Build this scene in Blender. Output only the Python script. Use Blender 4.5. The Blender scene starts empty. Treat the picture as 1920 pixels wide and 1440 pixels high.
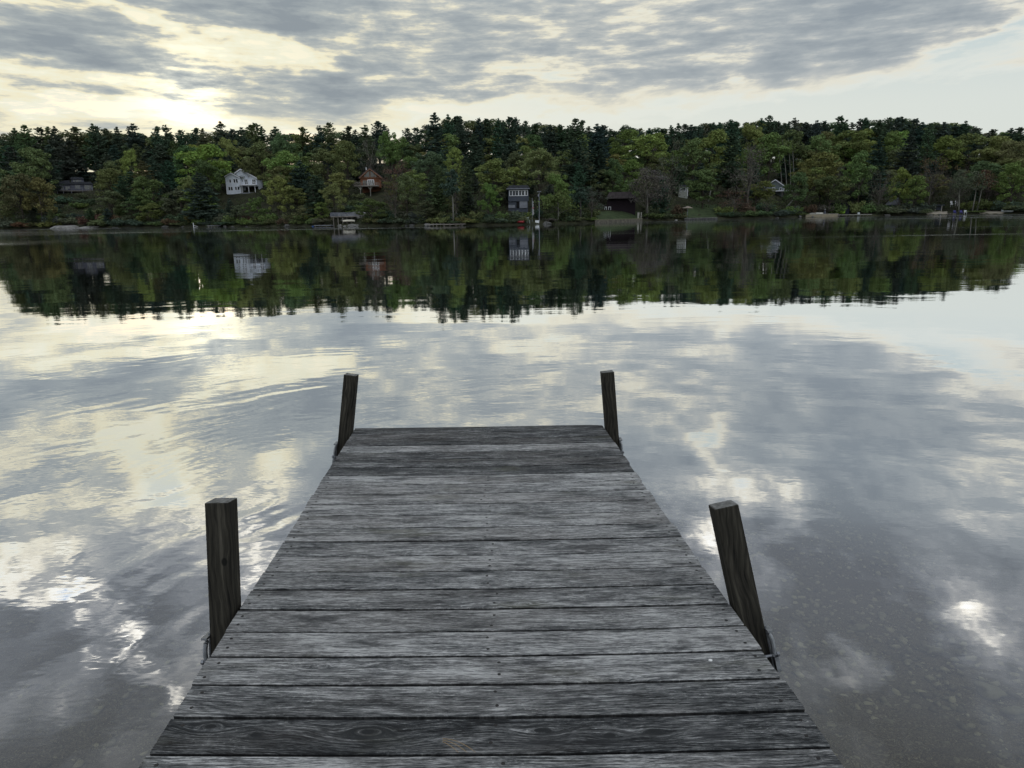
import bpy, bmesh, math, random
import numpy as np
from mathutils import Vector, Matrix
R = math.radians
C = bpy.context.scene.collection
scene = bpy.context.scene

# ------------------------------------------------------------------ camera
F_PX, PITCH, ROLL, CAM_H = 1310.0, R(13.65), R(-0.9), 2.1
cr, sr = math.cos(ROLL), math.sin(ROLL)
X0 = Vector((1, 0, 0)); U0 = Vector((0, math.sin(PITCH), math.cos(PITCH)))
FWD = Vector((0, math.cos(PITCH), -math.sin(PITCH)))
CX = X0 * cr + U0 * sr
CY = X0 * (-sr) + U0 * cr
cam_d = bpy.data.cameras.new('camera'); cam = bpy.data.objects.new('camera', cam_d); C.objects.link(cam)
cam_d.sensor_width = 36; cam_d.lens = 36 * F_PX / 1920; cam_d.clip_start = 0.05; cam_d.clip_end = 6000
M = Matrix((CX, CY, -FWD)).transposed().to_4x4(); M.translation = (0, 0, CAM_H)
cam.matrix_world = M
scene.camera = cam
CAM = Vector((0, 0, CAM_H))

def ray(px, py):
    return (FWD + CX * ((px - 960) / F_PX) + CY * ((720 - py) / F_PX)).normalized()
def at_z(px, py, z=0.0):
    d = ray(px, py); return CAM + d * ((z - CAM_H) / d.z)
def at_D(px, py, D):
    d = ray(px, py); return CAM + d * (D / math.hypot(d.x, d.y))
def azel(px, py, refl=False):
    d = ray(px, py); e = math.asin(d.z)
    return math.degrees(math.atan2(d.x, d.y)), math.degrees(-e if refl else e)

# ------------------------------------------------------------------ node DSL
class S:
    def __init__(s, t, k): s.t, s.k = t, k
    def _m(s, op, b=None, c=None): return math_node(s.t, op, s, b, c)
    def __add__(s, b): return s._m('ADD', b)
    __radd__ = __add__
    def __mul__(s, b): return s._m('MULTIPLY', b)
    __rmul__ = __mul__
    def __sub__(s, b): return s._m('SUBTRACT', b)
    def __rsub__(s, b): return math_node(s.t, 'SUBTRACT', b, s)
    def __truediv__(s, b): return s._m('DIVIDE', b)
    def __pow__(s, b): return s._m('POWER', b)
def link(t, v, sock):
    if isinstance(v, S): t.links.new(v.k, sock)
    elif v is not None: sock.default_value = v
def math_node(t, op, a, b=None, c=None, clamp=False):
    n = t.nodes.new('ShaderNodeMath'); n.operation = op; n.use_clamp = clamp
    link(t, a, n.inputs[0]); link(t, b, n.inputs[1]); link(t, c, n.inputs[2])
    return S(t, n.outputs[0])
def fn(op):
    return lambda a, b=None: math_node(a.t, op, a, b)
f_sin, f_abs, f_exp, f_max, f_min, f_sqrt, f_fract = [fn(o) for o in ('SINE', 'ABSOLUTE', 'EXPONENT', 'MAXIMUM', 'MINIMUM', 'SQRT', 'FRACT')]
def clamp01(a): return math_node(a.t, 'ADD', a, 0.0, clamp=True)
def smooth(a, lo, hi, o0=0.0, o1=1.0):
    n = a.t.nodes.new('ShaderNodeMapRange'); n.interpolation_type = 'SMOOTHSTEP'
    link(a.t, a, n.inputs[0]); n.inputs[1].default_value = lo; n.inputs[2].default_value = hi
    n.inputs[3].default_value = o0; n.inputs[4].default_value = o1
    return S(a.t, n.outputs[0])
def sep(t, v):
    n = t.nodes.new('ShaderNodeSeparateXYZ'); link(t, v, n.inputs[0]); return [S(t, o) for o in n.outputs]
def comb(t, x=0.0, y=0.0, z=0.0):
    n = t.nodes.new('ShaderNodeCombineXYZ'); link(t, x, n.inputs[0]); link(t, y, n.inputs[1]); link(t, z, n.inputs[2]); return S(t, n.outputs[0])
def noise(t, v, scale=1.0, detail=3.0, rough=0.55, dist=0.0, out=0, dim='3D'):
    n = t.nodes.new('ShaderNodeTexNoise'); n.noise_dimensions = dim; link(t, v, n.inputs['Vector']); link(t, scale, n.inputs['Scale'])
    n.inputs['Detail'].default_value = detail; n.inputs['Roughness'].default_value = rough; n.inputs['Distortion'].default_value = dist
    return S(t, n.outputs[out])
def voronoi(t, v, scale=1.0, feature='F1', out='Distance'):
    n = t.nodes.new('ShaderNodeTexVoronoi'); n.feature = feature; link(t, v, n.inputs['Vector']); n.inputs['Scale'].default_value = scale
    return S(t, n.outputs[out])
def vmath(t, op, a, b=None, c=None, out=0):
    n = t.nodes.new('ShaderNodeVectorMath'); n.operation = op; link(t, a, n.inputs[0]); link(t, b, n.inputs[1])
    if c is not None: link(t, c, n.inputs[2])
    return S(t, n.outputs[out])
def mapping(t, v, loc=(0, 0, 0), rot=(0, 0, 0), scale=(1, 1, 1), typ='POINT'):
    n = t.nodes.new('ShaderNodeMapping'); n.vector_type = typ; link(t, v, n.inputs[0])
    n.inputs[1].default_value = loc; n.inputs[2].default_value = rot; n.inputs[3].default_value = scale
    return S(t, n.outputs[0])
def mix(t, f, a, b, mode='MIX'):
    n = t.nodes.new('ShaderNodeMix'); n.data_type = 'RGBA'; n.blend_type = mode
    link(t, f, n.inputs[0])
    for v, i in ((a, 6), (b, 7)):
        if not isinstance(v, S) and len(v) == 3: v = (*v, 1)
        link(t, v, n.inputs[i])
    return S(t, n.outputs[2])
def ramp(t, f, stops, interp='LINEAR'):
    n = t.nodes.new('ShaderNodeValToRGB'); n.color_ramp.interpolation = interp; link(t, f, n.inputs[0]); e = n.color_ramp.elements
    while len(e) < len(stops): e.new(0.5)
    for i, (p, c) in enumerate(stops):
        e[i].position = p; e[i].color = (*c, 1) if len(c) == 3 else c
    return S(t, n.outputs[0])
def texco(t, out='Object'):
    return S(t, t.nodes.new('ShaderNodeTexCoord').outputs[out])
def geo(t, out):
    return S(t, t.nodes.new('ShaderNodeNewGeometry').outputs[out])

# ------------------------------------------------------------------ sky
SUN_AZ, SUN_EL = azel(352, 205)[0], 0.6
world = bpy.data.worlds.new('World'); scene.world = world; world.use_nodes = True
t = world.node_tree; t.nodes.clear()
d = texco(t, 'Generated')
dx, dy, dz = sep(t, d)
az = math_node(t, 'ARCTAN2', dx, dy) * 57.2958
el = math_node(t, 'ARCSINE', dz) * 57.2958
sky = t.nodes.new('ShaderNodeTexSky'); sky.sky_type = 'NISHITA'; sky.sun_disc = False
sky.sun_elevation = R(SUN_EL + 5); sky.sun_rotation = R(SUN_AZ); sky.air_density = 1.0; sky.dust_density = 1.5
clear = mix(t, 1.0, S(t, sky.outputs[0]), (0.10, 0.10, 0.10), 'MULTIPLY')
zz = f_max(dz, 0.0) + 0.10
plane = comb(t, dx / zz, dy / zz, 0.0)
warp = noise(t, plane, 0.9, 2, 0.6, out=1, dim='2D')
wv = vmath(t, 'SUBTRACT', warp, (0.5, 0.5, 0.5))
# directions in degrees, warped so that the breaks in the cloud have ragged outlines
deg = comb(t, az, el, 0.0)
warp2 = vmath(t, 'SUBTRACT', noise(t, mapping(t, deg, scale=(0.11, 0.24, 1)), 1.0, 4, 0.6, out=1, dim='2D'), (0.5, 0.5, 0.5))
wamt = smooth(el, 6, 35, 3.2, 9.0)
wvec = vmath(t, 'MULTIPLY', warp2, comb(t, wamt * 1.9, wamt * 0.8, 0.0))
degw = vmath(t, 'ADD', deg, wvec)
n_big = noise(t, mapping(t, vmath(t, 'ADD', plane, wv), rot=(0, 0, R(-14)), scale=(0.75, 0.42, 1)), 1.0, 1, 0.5, dim='2D')
pl2 = vmath(t, 'ADD', plane, vmath(t, 'MULTIPLY', wv, (0.5, 0.5, 0)))
n_mid = noise(t, mapping(t, pl2, rot=(0, 0, R(-20)), scale=(2.3, 1.15, 1)), 1.0, 6, 0.6, dim='2D')
n_fin = noise(t, mapping(t, deg, scale=(0.22, 1.25, 1)), 1.0, 6, 0.62, dim='2D')
n_puf = noise(t, pl2, 3.4, 5, 0.6, dim='2D')
dens = 0.66 + smooth(el, 15, 26, 0.0, 0.07) + (n_big - 0.5) * 0.30 + (n_mid - 0.5) * smooth(el, 12, 20, 0.75, 1.35) + (n_fin - 0.5) * smooth(el, 13, 26, 1.25, 0.18) + (n_puf - 0.5) * smooth(el, 12, 24, 0.35, 1.25)
# (px, py, seen in the water?, sigma az, sigma el, tilt, weight): where the cloud is thick or thin
PATCH = [
    (100, 70, 0, 8, 2.0, 0, .16), (600, 165, 0, 6, 0.8, -6, .30), (520, 35, 0, 9, 1.3, -8, .12), (1600, 60, 0, 9, 2.2, 12, .14),
    (200, 95, 0, 6, 1.0, 0, .22), (420, 212, 0, 2.4, 0.30, 0, .35), (330, 42, 0, 9, 0.30, -13, -.46), (430, 112, 0, 5, 0.5, -4, -.14),
    (120, 132, 0, 8, 0.5, -3, -.20), (120, 163, 0, 6, 0.40, -4, .26), (430, 190, 0, 5, 0.35, 0, .16), (340, 202, 0, 4.5, 0.8, 0, -.40), (800, 200, 0, 8, 0.5, -2, -.28),
    (1180, 50, 0, 3.4, 1.1, 0, -.26), (1050, 185, 0, 9, 0.6, 4, -.24), (1400, 165, 0, 8, 0.5, 7, -.18), (1760, 105, 0, 8, 0.8, 13, -.22),
    (60, 660, 1, 6, 1.4, 0, -.28), (480, 685, 1, 6, 1.0, 0, -.42), (250, 620, 1, 10, 1.5, 0, -.30), (180, 790, 1, 3.2, 1.6, 20, -.28),
    (60, 860, 1, 4, 1.6, 10, -.26), (300, 875, 1, 1.2, 3.4, -35, -.55), (520, 880, 1, 2.2, 1.6, 0, -.46), (60, 1010, 1, 3, 2.0, 20, -.40),
    (185, 1195, 1, 1.2, 6.5, -28, -.62), (360, 1240, 1, 2.2, 2.0, 0, -.26), (490, 1030, 1, 1.3, 4, -30, -.32), (120, 1120, 1, 4, 3, 0, .30),
    (1080, 650, 1, 5, 1.0, 0, -.26), (1850, 690, 1, 6, 2.2, 0, -.26), (1430, 905, 1, 2.6, 1.4, 25, -.44), (1330, 840, 1, 1.2, 2.4, 0, -.42), (1300, 1010, 1, 2.0, 2.0, 0, -.66),
    (1480, 985, 1, 1.2, 1.6, 0, -.46), (1860, 1160, 1, 3.2, 2.0, 0, -.50), (1900, 880, 1, 2.4, 1.6, 0, -.34), (1560, 1100, 1, 5, 4, 0, .28),
    (1700, 1300, 1, 14, 6, 0, .30), (1600, 1250, 1, 2.2, 1.6, 0, -.65),
]
for (px, py, rf, sa, se, tilt, w) in PATCH:
    a0, e0 = azel(px, py, bool(rf))
    m = mapping(t, degw, loc=(a0, e0, 0), rot=(0, 0, R(tilt)), scale=(sa * 1.3, se * 1.3, 1), typ='TEXTURE')
    q = vmath(t, 'DOT_PRODUCT', m, m, out=1)
    dens = math_node(t, 'MULTIPLY_ADD', math_node(t, 'POWER', 0.36788, q), w, dens)
# the cloud sheet ends low on the right: clear pale sky under its edge
EA, EB = azel(1000, 226), azel(1910, 128)
ek = (EB[1] - EA[1]) / (EB[0] - EA[0])
edge = (az - EA[0]) * ek + EA[1]
below = edge - vmath(t, 'DOT_PRODUCT', degw, (0.0, 1.0, 0.0), out=1)
dens = dens - smooth(below + (n_fin - 0.5) * 5.0, -2.2, 2.0, 0.0, 0.92) * smooth(az, -30, 2, .35, 1.0)
dens = clamp01(dens)
sun_v = Vector((math.sin(R(SUN_AZ)) * math.cos(R(8.3)), math.cos(R(SUN_AZ)) * math.cos(R(8.3)), math.sin(R(8.3))))
cosg = vmath(t, 'DOT_PRODUCT', d, tuple(sun_v), out=1)
ang = math_node(t, 'ARCCOSINE', f_min(cosg, 1.0)) * 57.2958
g_near = math_node(t, 'POWER', 0.36788, (ang / 2.6) * (ang / 2.6))
g_wide = math_node(t, 'POWER', 0.36788, ang / 24.0)
cool = ramp(t, dens, [(0.0, (.60, .70, .735)), (0.16, (.66, .71, .70)), (0.30, (.74, .73, .66)), (0.46, (.50, .525, .53)), (0.64, (.39, .43, .455)), (1.0, (.29, .335, .375))])
warm = ramp(t, dens, [(0.0, (.74, .80, .70)), (0.18, (.88, .87, .69)), (0.34, (.88, .82, .60)), (0.50, (.52, .54, .50)), (0.68, (.38, .42, .43)), (1.0, (.28, .32, .35))])
cl = mix(t, clamp01(g_wide * 1.5), cool, warm)
hi_cl = ramp(t, dens, [(0.0, (.16, .28, .50)), (0.06, (.20, .32, .52)), (0.20, (.72, .72, .70)), (0.32, (.70, .67, .60)), (0.45, (.43, .44, .45)), (0.60, (.28, .30, .33)), (0.80, (.19, .21, .24)), (1.0, (.14, .155, .18))])
cl = mix(t, smooth(el, 17, 27), cl, hi_cl)
cl = mix(t, smooth(el, 12, 6.5, 0.0, 0.55) * smooth(dens, .3, .05), cl, (.86, .87, .80))
# thin veil lets a little of the clear sky through
cl = mix(t, smooth(dens, 0.0, 0.2, 0.14, 0.0), cl, clear)
gain = smooth(el, 13, 32, 1.0, 2.0) + g_near * 0.65 * smooth(dens, 0.75, 0.2)
gain = gain * smooth(dy, 0.15, -0.6, 1.0, 1.9) * (smooth(dens, 0.50, 0.22) * smooth(el, 17, 36, 0.0, 1.6) + 1.0)  # unseen sky behind the camera brightened, added fill for trees and deck
cl = vmath(t, 'SCALE', cl); link(t, gain, t.nodes[-1].inputs['Scale'])
below_h = smooth(dz, -0.02, 0.0)
cl = mix(t, below_h, (.10, .11, .11), cl)
bg = t.nodes.new('ShaderNodeBackground'); link(t, cl, bg.inputs[0]); bg.inputs[1].default_value = 1.0
ow = t.nodes.new('ShaderNodeOutputWorld'); t.links.new(bg.outputs[0], ow.inputs[0])

# low sun, still hidden behind the ridge and the cloud
sl = bpy.data.lights.new('sun', 'SUN'); so = bpy.data.objects.new('sun', sl); C.objects.link(so)
sl.energy = 0.5; sl.angle = R(9); sl.color = (1.0, .86, .66)
sd = Vector((math.sin(R(SUN_AZ)) * math.cos(R(SUN_EL)), math.cos(R(SUN_AZ)) * math.cos(R(SUN_EL)), math.sin(R(SUN_EL))))
so.rotation_euler = sd.to_track_quat('Z', 'Y').to_euler(); so.location = (0, 0, 60)
vs = scene.view_settings; vs.view_transform = 'Standard'; vs.look = 'None'; vs.exposure = 0; vs.gamma = 1
scene.render.engine = 'CYCLES'
scene.cycles.use_adaptive_sampling = True; scene.cycles.adaptive_threshold = 0.02
scene.cycles.max_bounces = 6; scene.cycles.transparent_max_bounces = 12
scene.cycles.caustics_reflective = False; scene.cycles.caustics_refractive = False

# ------------------------------------------------------------------ object helpers
class MB:
    """collects shapes; build() links them as ONE mesh object"""
    def __init__(s): s.v, s.f, s.m, s.T = [], [], [], None
    def add(s, vs, fs, mi=0):
        o = len(s.v)
        s.v += [(s.T @ Vector(p)) if s.T else Vector(p) for p in vs]
        s.f += [tuple(i + o for i in q) for q in fs]; s.m += [mi] * len(fs)
    def box(s, x0, x1, y0, y1, z0, z1, mi=0):
        s.add([(x0, y0, z0), (x1, y0, z0), (x1, y1, z0), (x0, y1, z0), (x0, y0, z1), (x1, y0, z1), (x1, y1, z1), (x0, y1, z1)],
              [(0, 3, 2, 1), (4, 5, 6, 7), (0, 1, 5, 4), (1, 2, 6, 5), (2, 3, 7, 6), (3, 0, 4, 7)], mi)
    def prism(s, pts, y0, y1, mi=0):                 # polygon in x,z extruded along y
        n = len(pts)
        s.add([(x, y0, z) for x, z in pts] + [(x, y1, z) for x, z in pts],
              [tuple(range(n)), tuple(range(2 * n - 1, n - 1, -1))] + [(i, i + n, (i + 1) % n + n, (i + 1) % n) for i in range(n)], mi)
    def tube(s, pts, rad, n=8, mi=0, cap=True):
        pts = [Vector(p) for p in pts]; k = len(pts)
        if not hasattr(rad, '__len__'): rad = [rad] * k
        V, Fc = [], []
        for i, p in enumerate(pts):
            a = (pts[min(i + 1, k - 1)] - pts[max(i - 1, 0)]).normalized()
            u = a.cross(Vector((0.13, 0.21, 1)) if abs(a.z) < .9 else Vector((1, 0, 0))).normalized(); w = a.cross(u)
            for j in range(n):
                q = 2 * math.pi * j / n; V.append(p + (u * math.cos(q) + w * math.sin(q)) * rad[i])
        for i in range(k - 1):
            for j in range(n):
                Fc.append((i * n + j, i * n + (j + 1) % n, (i + 1) * n + (j + 1) % n, (i + 1) * n + j))
        if cap: Fc += [tuple(range(n - 1, -1, -1)), tuple(range((k - 1) * n, k * n))]
        s.add(V, Fc, mi)
    def build(s, name, mats, parent=None, smooth_=False, bevel=0):
        me = bpy.data.meshes.new(name); me.from_pydata([tuple(p) for p in s.v], [], s.f)
        if not isinstance(mats, (list, tuple)): mats = [mats]
        for m in mats: me.materials.append(m)
        me.polygons.foreach_set('material_index', s.m)
        if smooth_: me.polygons.foreach_set('use_smooth', [True] * len(s.f))
        me.update(); o = bpy.data.objects.new(name, me); C.objects.link(o)
        if parent: o.parent = parent
        if bevel:
            b = o.modifiers.new('bevel', 'BEVEL'); b.width = bevel; b.segments = 2; b.limit_method = 'ANGLE'
        return o
def tag(o, label=None, cat=None, group=None, kind=None):
    for k, v in (('label', label), ('category', cat), ('group', group), ('kind', kind)):
        if v: o[k] = v
    return o
def thing(name, loc, label, cat, group=None, rz=0.0):
    o = bpy.data.objects.new(name, None); C.objects.link(o); o.location = loc; o.rotation_euler = (0, 0, rz); o.empty_display_size = .3
    return tag(o, label, cat, group)
def new_mat(name):
    m = bpy.data.materials.new(name); m.use_nodes = True; t = m.node_tree; t.nodes.clear()
    o = t.nodes.new('ShaderNodeOutputMaterial'); return m, t, o
def pbsdf(t, out, col, rough=0.7, spec=0.3, metal=0.0, bump=None, bdist=0.01, bstr=1.0):
    p = t.nodes.new('ShaderNodeBsdfPrincipled')
    link(t, col if isinstance(col, S) else (*col, 1), p.inputs['Base Color']); link(t, rough, p.inputs['Roughness'])
    link(t, spec, p.inputs['Specular IOR Level']); p.inputs['Metallic'].default_value = metal
    if bump is not None:
        b = t.nodes.new('ShaderNodeBump'); link(t, bump, b.inputs['Height']); b.inputs['Distance'].default_value = bdist; b.inputs['Strength'].default_value = bstr
        t.links.new(b.outputs[0], p.inputs['Normal'])
    t.links.new(p.outputs[0], out.inputs[0]); return p
def simple(name, col, rough=0.7, var=0.15, scale=2.0, spec=0.3, metal=0.0, bump=0.0):
    m, t, o = new_mat(name); v = texco(t, 'Object')
    n = noise(t, v, scale, 5, 0.6)
    k = smooth(n, .3, .7, 1 - var, 1 + var)
    c = vmath(t, 'SCALE', tuple(col)); link(t, k, t.nodes[-1].inputs['Scale'])
    pbsdf(t, o, c, rough, spec, metal, n if bump else None, bump or .01); return m

# ------------------------------------------------------------------ water
RINGS = [at_z(190, 1045), at_z(540, 905), at_z(735, 870)]
m_water, t, o = new_mat('lake_water')
P = texco(t, 'Object'); wx, wy, wz = sep(t, P)
dist = vmath(t, 'LENGTH', P, out=1)
# soft swell plus fine ripples; heights in metres
calm = noise(t, mapping(t, P, scale=(.05, .11, 1)), 1.0, 3, .5)
left = smooth(wx, 1.5, -1.5) * smooth(dist, 14, 5)
h = noise(t, mapping(t, P, rot=(0, 0, R(12)), scale=(.16, .42, 1)), 1.0, 2, .5) * 0.010
h = h + noise(t, mapping(t, P, rot=(0, 0, R(-8)), scale=(.7, 1.7, 1)), 1.0, 2, .5) * 0.0011
h = h + noise(t, mapping(t, P, rot=(0, 0, R(24)), scale=(2.6, 5.0, 1)), 1.0, 3, .55) * (left * 0.0006 + 0.0005)
h = h + noise(t, mapping(t, P, rot=(0, 0, R(20)), scale=(6, 18, 1)), 1.0, 2, .5) * (left * 0.00008 + 0.00003)
rr = vmath(t, 'LENGTH', vmath(t, 'SUBTRACT', P, (0.6, 3.0, 0)), out=1)
wphase = rr + (noise(t, mapping(t, P, scale=(.5, .5, 1)), 1.0, 2, .5) - .5) * 1.1
trains = f_sin(wphase * (6.283 / .26)) * .00042 + f_sin(wphase * (6.283 / .62) + 1.0) * .0011
h = h + trains * smooth(noise(t, mapping(t, P, scale=(.8, .8, 1)), 1.0, 2), .44, .62) * (left * .85 + .08)
for (q, amp, lam, rad) in ((RINGS[0], .00035, .055, .16), (RINGS[1], .0003, .15, 1.6)):
    dd = vmath(t, 'LENGTH', vmath(t, 'SUBTRACT', P, (q.x, q.y, 0)), out=1)
    fall = math_node(t, 'POWER', 0.36788, (dd / rad) * (dd / rad))
    h = h + f_sin((dd + (noise(t, P, 1.4, 2) - .5) * .25) * (6.283 / lam)) * fall * amp * smooth(noise(t, P, .9, 2), .42, .62)
bump = t.nodes.new('ShaderNodeBump'); link(t, h, bump.inputs['Height']); bump.inputs['Distance'].default_value = 1.0; bump.inputs['Strength'].default_value = 1.0
# cat's-paws: long thin bands of ruffled water under the far shore
st = noise(t, mapping(t, P, loc=(3.1, 0, 0), rot=(0, 0, R(-3)), scale=(.012, .10, 1)), 1.0, 3, .55)
band = smooth(st, .56, .64) * smooth(dist, 52, 66)
line = wy - wx * 0.02
l2 = smooth(f_abs(line - (54 + 0.0)), 3.2, .8) * smooth(wx, -14, 10) * smooth(noise(t, mapping(t, P, scale=(.03, .3, 1)), 1.0, 3), .36, .52)
shore_b = smooth(dist, 122, 138) * smooth(noise(t, mapping(t, P, scale=(.02, .12, 1)), 1.0, 2), .30, .5)
far_l = smooth(wx, -34, -52) * smooth(f_abs(wy - 72), 22, 6)
rg = clamp01(band * .5 + l2 * .28 + shore_b * .5 + far_l * .5) * 0.17 + 0.003
gl = t.nodes.new('ShaderNodeBsdfGlossy'); link(t, rg, gl.inputs['Roughness']); gl.inputs['Color'].default_value = (.97, .98, 1, 1)
t.links.new(bump.outputs[0], gl.inputs['Normal'])
tr = t.nodes.new('ShaderNodeBsdfTransparent'); tr.inputs[0].default_value = (.80, .82, .74, 1)
lw = t.nodes.new('ShaderNodeLayerWeight'); lw.inputs[0].default_value = .5; t.links.new(bump.outputs[0], lw.inputs['Normal'])
fac = f_min(f_max(S(t, lw.outputs['Facing']) * 1.80 - 0.56, .05), .96)
ms = t.nodes.new('ShaderNodeMixShader'); link(t, fac, ms.inputs[0]); t.links.new(tr.outputs[0], ms.inputs[1]); t.links.new(gl.outputs[0], ms.inputs[2])
t.links.new(ms.outputs[0], o.inputs[0])
mb = MB(); mb.add([(-1500, -40, 0), (1500, -40, 0), (1500, 1500, 0), (-1500, 1500, 0)], [(0, 1, 2, 3)])
tag(mb.build('water', m_water), kind='structure')

# lake bed: shallow gravel by the dock, falling away, with depth darkening painted in
m_bed, t, o = new_mat('gravel_bed')
P = texco(t, 'Object'); _, _, bz = sep(t, P)
P = vmath(t, 'ADD', P, vmath(t, 'MULTIPLY', noise(t, P, 5, 3, out=1), (.12, .12, 0)))
n1 = noise(t, P, 1.2, 6, .6); vc = voronoi(t, vmath(t, 'ADD', P, vmath(t, 'SCALE', noise(t, P, 6, 2, out=1))), 42, 'F1', 'Color')
vd = voronoi(t, P, 42, 'DISTANCE_TO_EDGE'); cr_, cg_, cb_ = sep(t, vc)
stone = ramp(t, cr_, [(0, (.06, .045, .027)), (.5, (.125, .096, .058)), (.88, (.19, .16, .11)), (1, (.28, .25, .18))])
c = mix(t, smooth(n1, .45, .65) * .7, stone, (.10, .08, .054))
c = mix(t, smooth(vd, .10, .02) * .35, c, (.05, .047, .038))
c = mix(t, smooth(bz, -1.1, -2.6), c, (.03, .032, .026))  # deep bed coloured darker in place of light absorbed by the water
pbsdf(t, o, c, .9, .1, bump=vd, bdist=.02)
mb = MB(); nx, ny = 60, 60
def bed_z(x, y):
    if y > 40: return -4.2
    z = -0.55 - 0.115 * max(y, 0) ** 1.15 if y > 0 else -0.55 - 0.12 * y * 0 + max(0, -y - 1.5) * .22
    return max(z, -4.2) + .04 * math.sin(x * 1.7 + y) * math.cos(y * 1.3 - x * .6)
xs = [math.copysign(abs(i) ** 2.4 * 0.06, i) for i in range(-32, 33)]
ys = [-60, -40, -25, -14, -9, -6, -4, -3, -2] + [-1 + .5 * i for i in range(0, 40)] + [22, 26, 32, 40, 60, 90, 150, 300, 700]
mb.add([(x, y, bed_z(x, y)) for y in ys for x in xs],
       [(j * len(xs) + i, j * len(xs) + i + 1, (j + 1) * len(xs) + i + 1, (j + 1) * len(xs) + i) for j in range(len(ys) - 1) for i in range(len(xs) - 1)])
tag(mb.build('lake_bed', m_bed, smooth_=True), kind='structure')
rnd = random.Random(5)
ICO = None
def ico(sub=1):
    bm = bmesh.new(); bmesh.ops.create_icosphere(bm, subdivisions=sub, radius=1); bm.verts.ensure_lookup_table()
    v = [p.co.copy() for p in bm.verts]; f = [tuple(q.index for q in p.verts) for p in bm.faces]; bm.free(); return v, f
ICO1, ICO2, ICO3 = ico(1), ico(2), ico(3)
def rock(mb, c, r, sq=(1, 1, .6), seed=0, base=ICO2, rough=.25, mi=0):
    g = random.Random(seed); ph = [g.uniform(0, 6) for _ in range(6)]; rz = g.uniform(0, 3)
    V = []
    for p in base[0]:
        k = 1 + rough * (math.sin(p.x * 2.3 + ph[0]) * math.cos(p.y * 2.9 + ph[1]) + .5 * math.sin(p.z * 4.1 + p.x * 3 + ph[2]))
        x, y, z = p.x * k * sq[0], p.y * k * sq[1], p.z * k * sq[2]
        V.append((c[0] + r * (x * math.cos(rz) - y * math.sin(rz)), c[1] + r * (x * math.sin(rz) + y * math.cos(rz)), c[2] + r * z))
    mb.add(V, base[1], mi)
def stone_mat(name, a, b, sc=6):
    m, t, o = new_mat(name); P = texco(t, 'Object'); n = noise(t, P, sc, 6, .65); isl = geo(t, 'Random Per Island')
    c = ramp(t, clamp01((n - .5) * .9 + isl), [(0, a), (1, b)]); pbsdf(t, o, c, .85, .2, bump=n, bdist=.02); return m
m_peb = stone_mat('pebble_stone', (.06, .05, .034), (.34, .30, .21), 26)
mb = MB()
for i in range(21000):
    y = .6 + 10.5 * rnd.random() ** 1.25; x = rnd.choice((-1, 1)) * rnd.uniform(.6, 5.5)
    if rnd.random() < .55: x = rnd.uniform(.9, 4.5)
    r = .006 + .026 * rnd.random() ** 4
    rock(mb, (x, y, bed_z(x, y) + r * .3), r, (1.35, .9, .6), i, ICO1, .42)
tag(mb.build('pebbles', m_peb, smooth_=True), 'small brown and pale pebbles scattered over the shallow lake bed', 'pebbles', kind='stuff')
m_srock = stone_mat('submerged_stone', (.085, .075, .05), (.19, .17, .115), 12)
for (px, py, r, lab) in ((1660, 1320, .05, 'pale yellowish stone under water below the right front post'), (1668, 1358, .045, 'dull brown stone under water just nearer than the pale yellowish one'),
                         (1855, 1300, .09, 'broad flat stone under water towards the lower right corner'), (1905, 1340, .08, 'rounded tan stone under water at the right picture edge'),
                         (1745, 1222, .075, 'long pale-edged stone under water right of the dock'), (1612, 1180, .08, 'dark oval stone under water beyond the right front bracket'),
                         (1640, 1225, .04, 'small light cobble among gravel right of the dock')):
    q = at_z(px, py, -0.8); z = bed_z(q.x, q.y)
    for _ in range(4): q = at_z(px, py, z); z = bed_z(q.x, q.y)
    mb = MB(); r *= .62; rock(mb, (0, 0, r * .35), r, (1.3, .85, .7), int(px), ICO3, .55)
    b = mb.build('submerged_rock', m_srock, smooth_=True); b.location = (q.x, q.y, z); tag(b, lab, 'rock', 'larger stones on the lake bed')

# ------------------------------------------------------------------ dock
VPd = ray(883, 446)                              # where the dock edges meet
A1, B1 = ray(667, 802), ray(1129, 797)
across = ray(9000000, 446 - 0.018 * 9000000)
nrm = across.cross(VPd).normalized(); nrm = nrm if nrm.z > 0 else -nrm
H_DECK = 1.30
P0 = CAM - nrm * H_DECK
def on_deck(px, py, lift=0.0):
    d = ray(px, py); p0 = P0 + nrm * lift
    return CAM + d * ((p0 - CAM).dot(nrm) / d.dot(nrm))
ex = (on_deck(1300, 1405) - on_deck(600, 1405 + .0103 * 700)).normalized()   # along a board
ey = nrm.cross(ex).normalized()                                                # towards the far end
L0, L1 = on_deck(262, 1440), on_deck(667, 801)
R0, R1 = on_deck(1585, 1440), on_deck(1129, 797)
ORG = on_deck(925, 1407)
def loc2(p): q = p - ORG; return q.dot(ex), q.dot(ey)
(lx0, ly0), (lx1, ly1), (rx0, ry0), (rx1, ry1) = map(loc2, (L0, L1, R0, R1))
lk = (lx1 - lx0) / (ly1 - ly0); rk = (rx1 - rx0) / (ry1 - ry0)
def edgeL(y): return lx0 + lk * (y - ly0)
def edgeR(y): return rx0 + rk * (y - ry0)
END_Y = (ly1 + ry1) / 2
TD = Matrix((ex, ey, nrm)).transposed().to_4x4(); TD.translation = ORG
print('deck', END_Y, 'width', edgeR(0) - edgeL(0), edgeR(END_Y) - edgeL(END_Y), 'z', ORG.z, (TD @ Vector((0, END_Y, 0))).z)
dock = thing('dock', (ORG.x, ORG.y, 0), 'weathered grey plank dock running out over the lake with four square posts', 'dock')
DI = Matrix.Translation(-Vector(dock.location))
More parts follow.
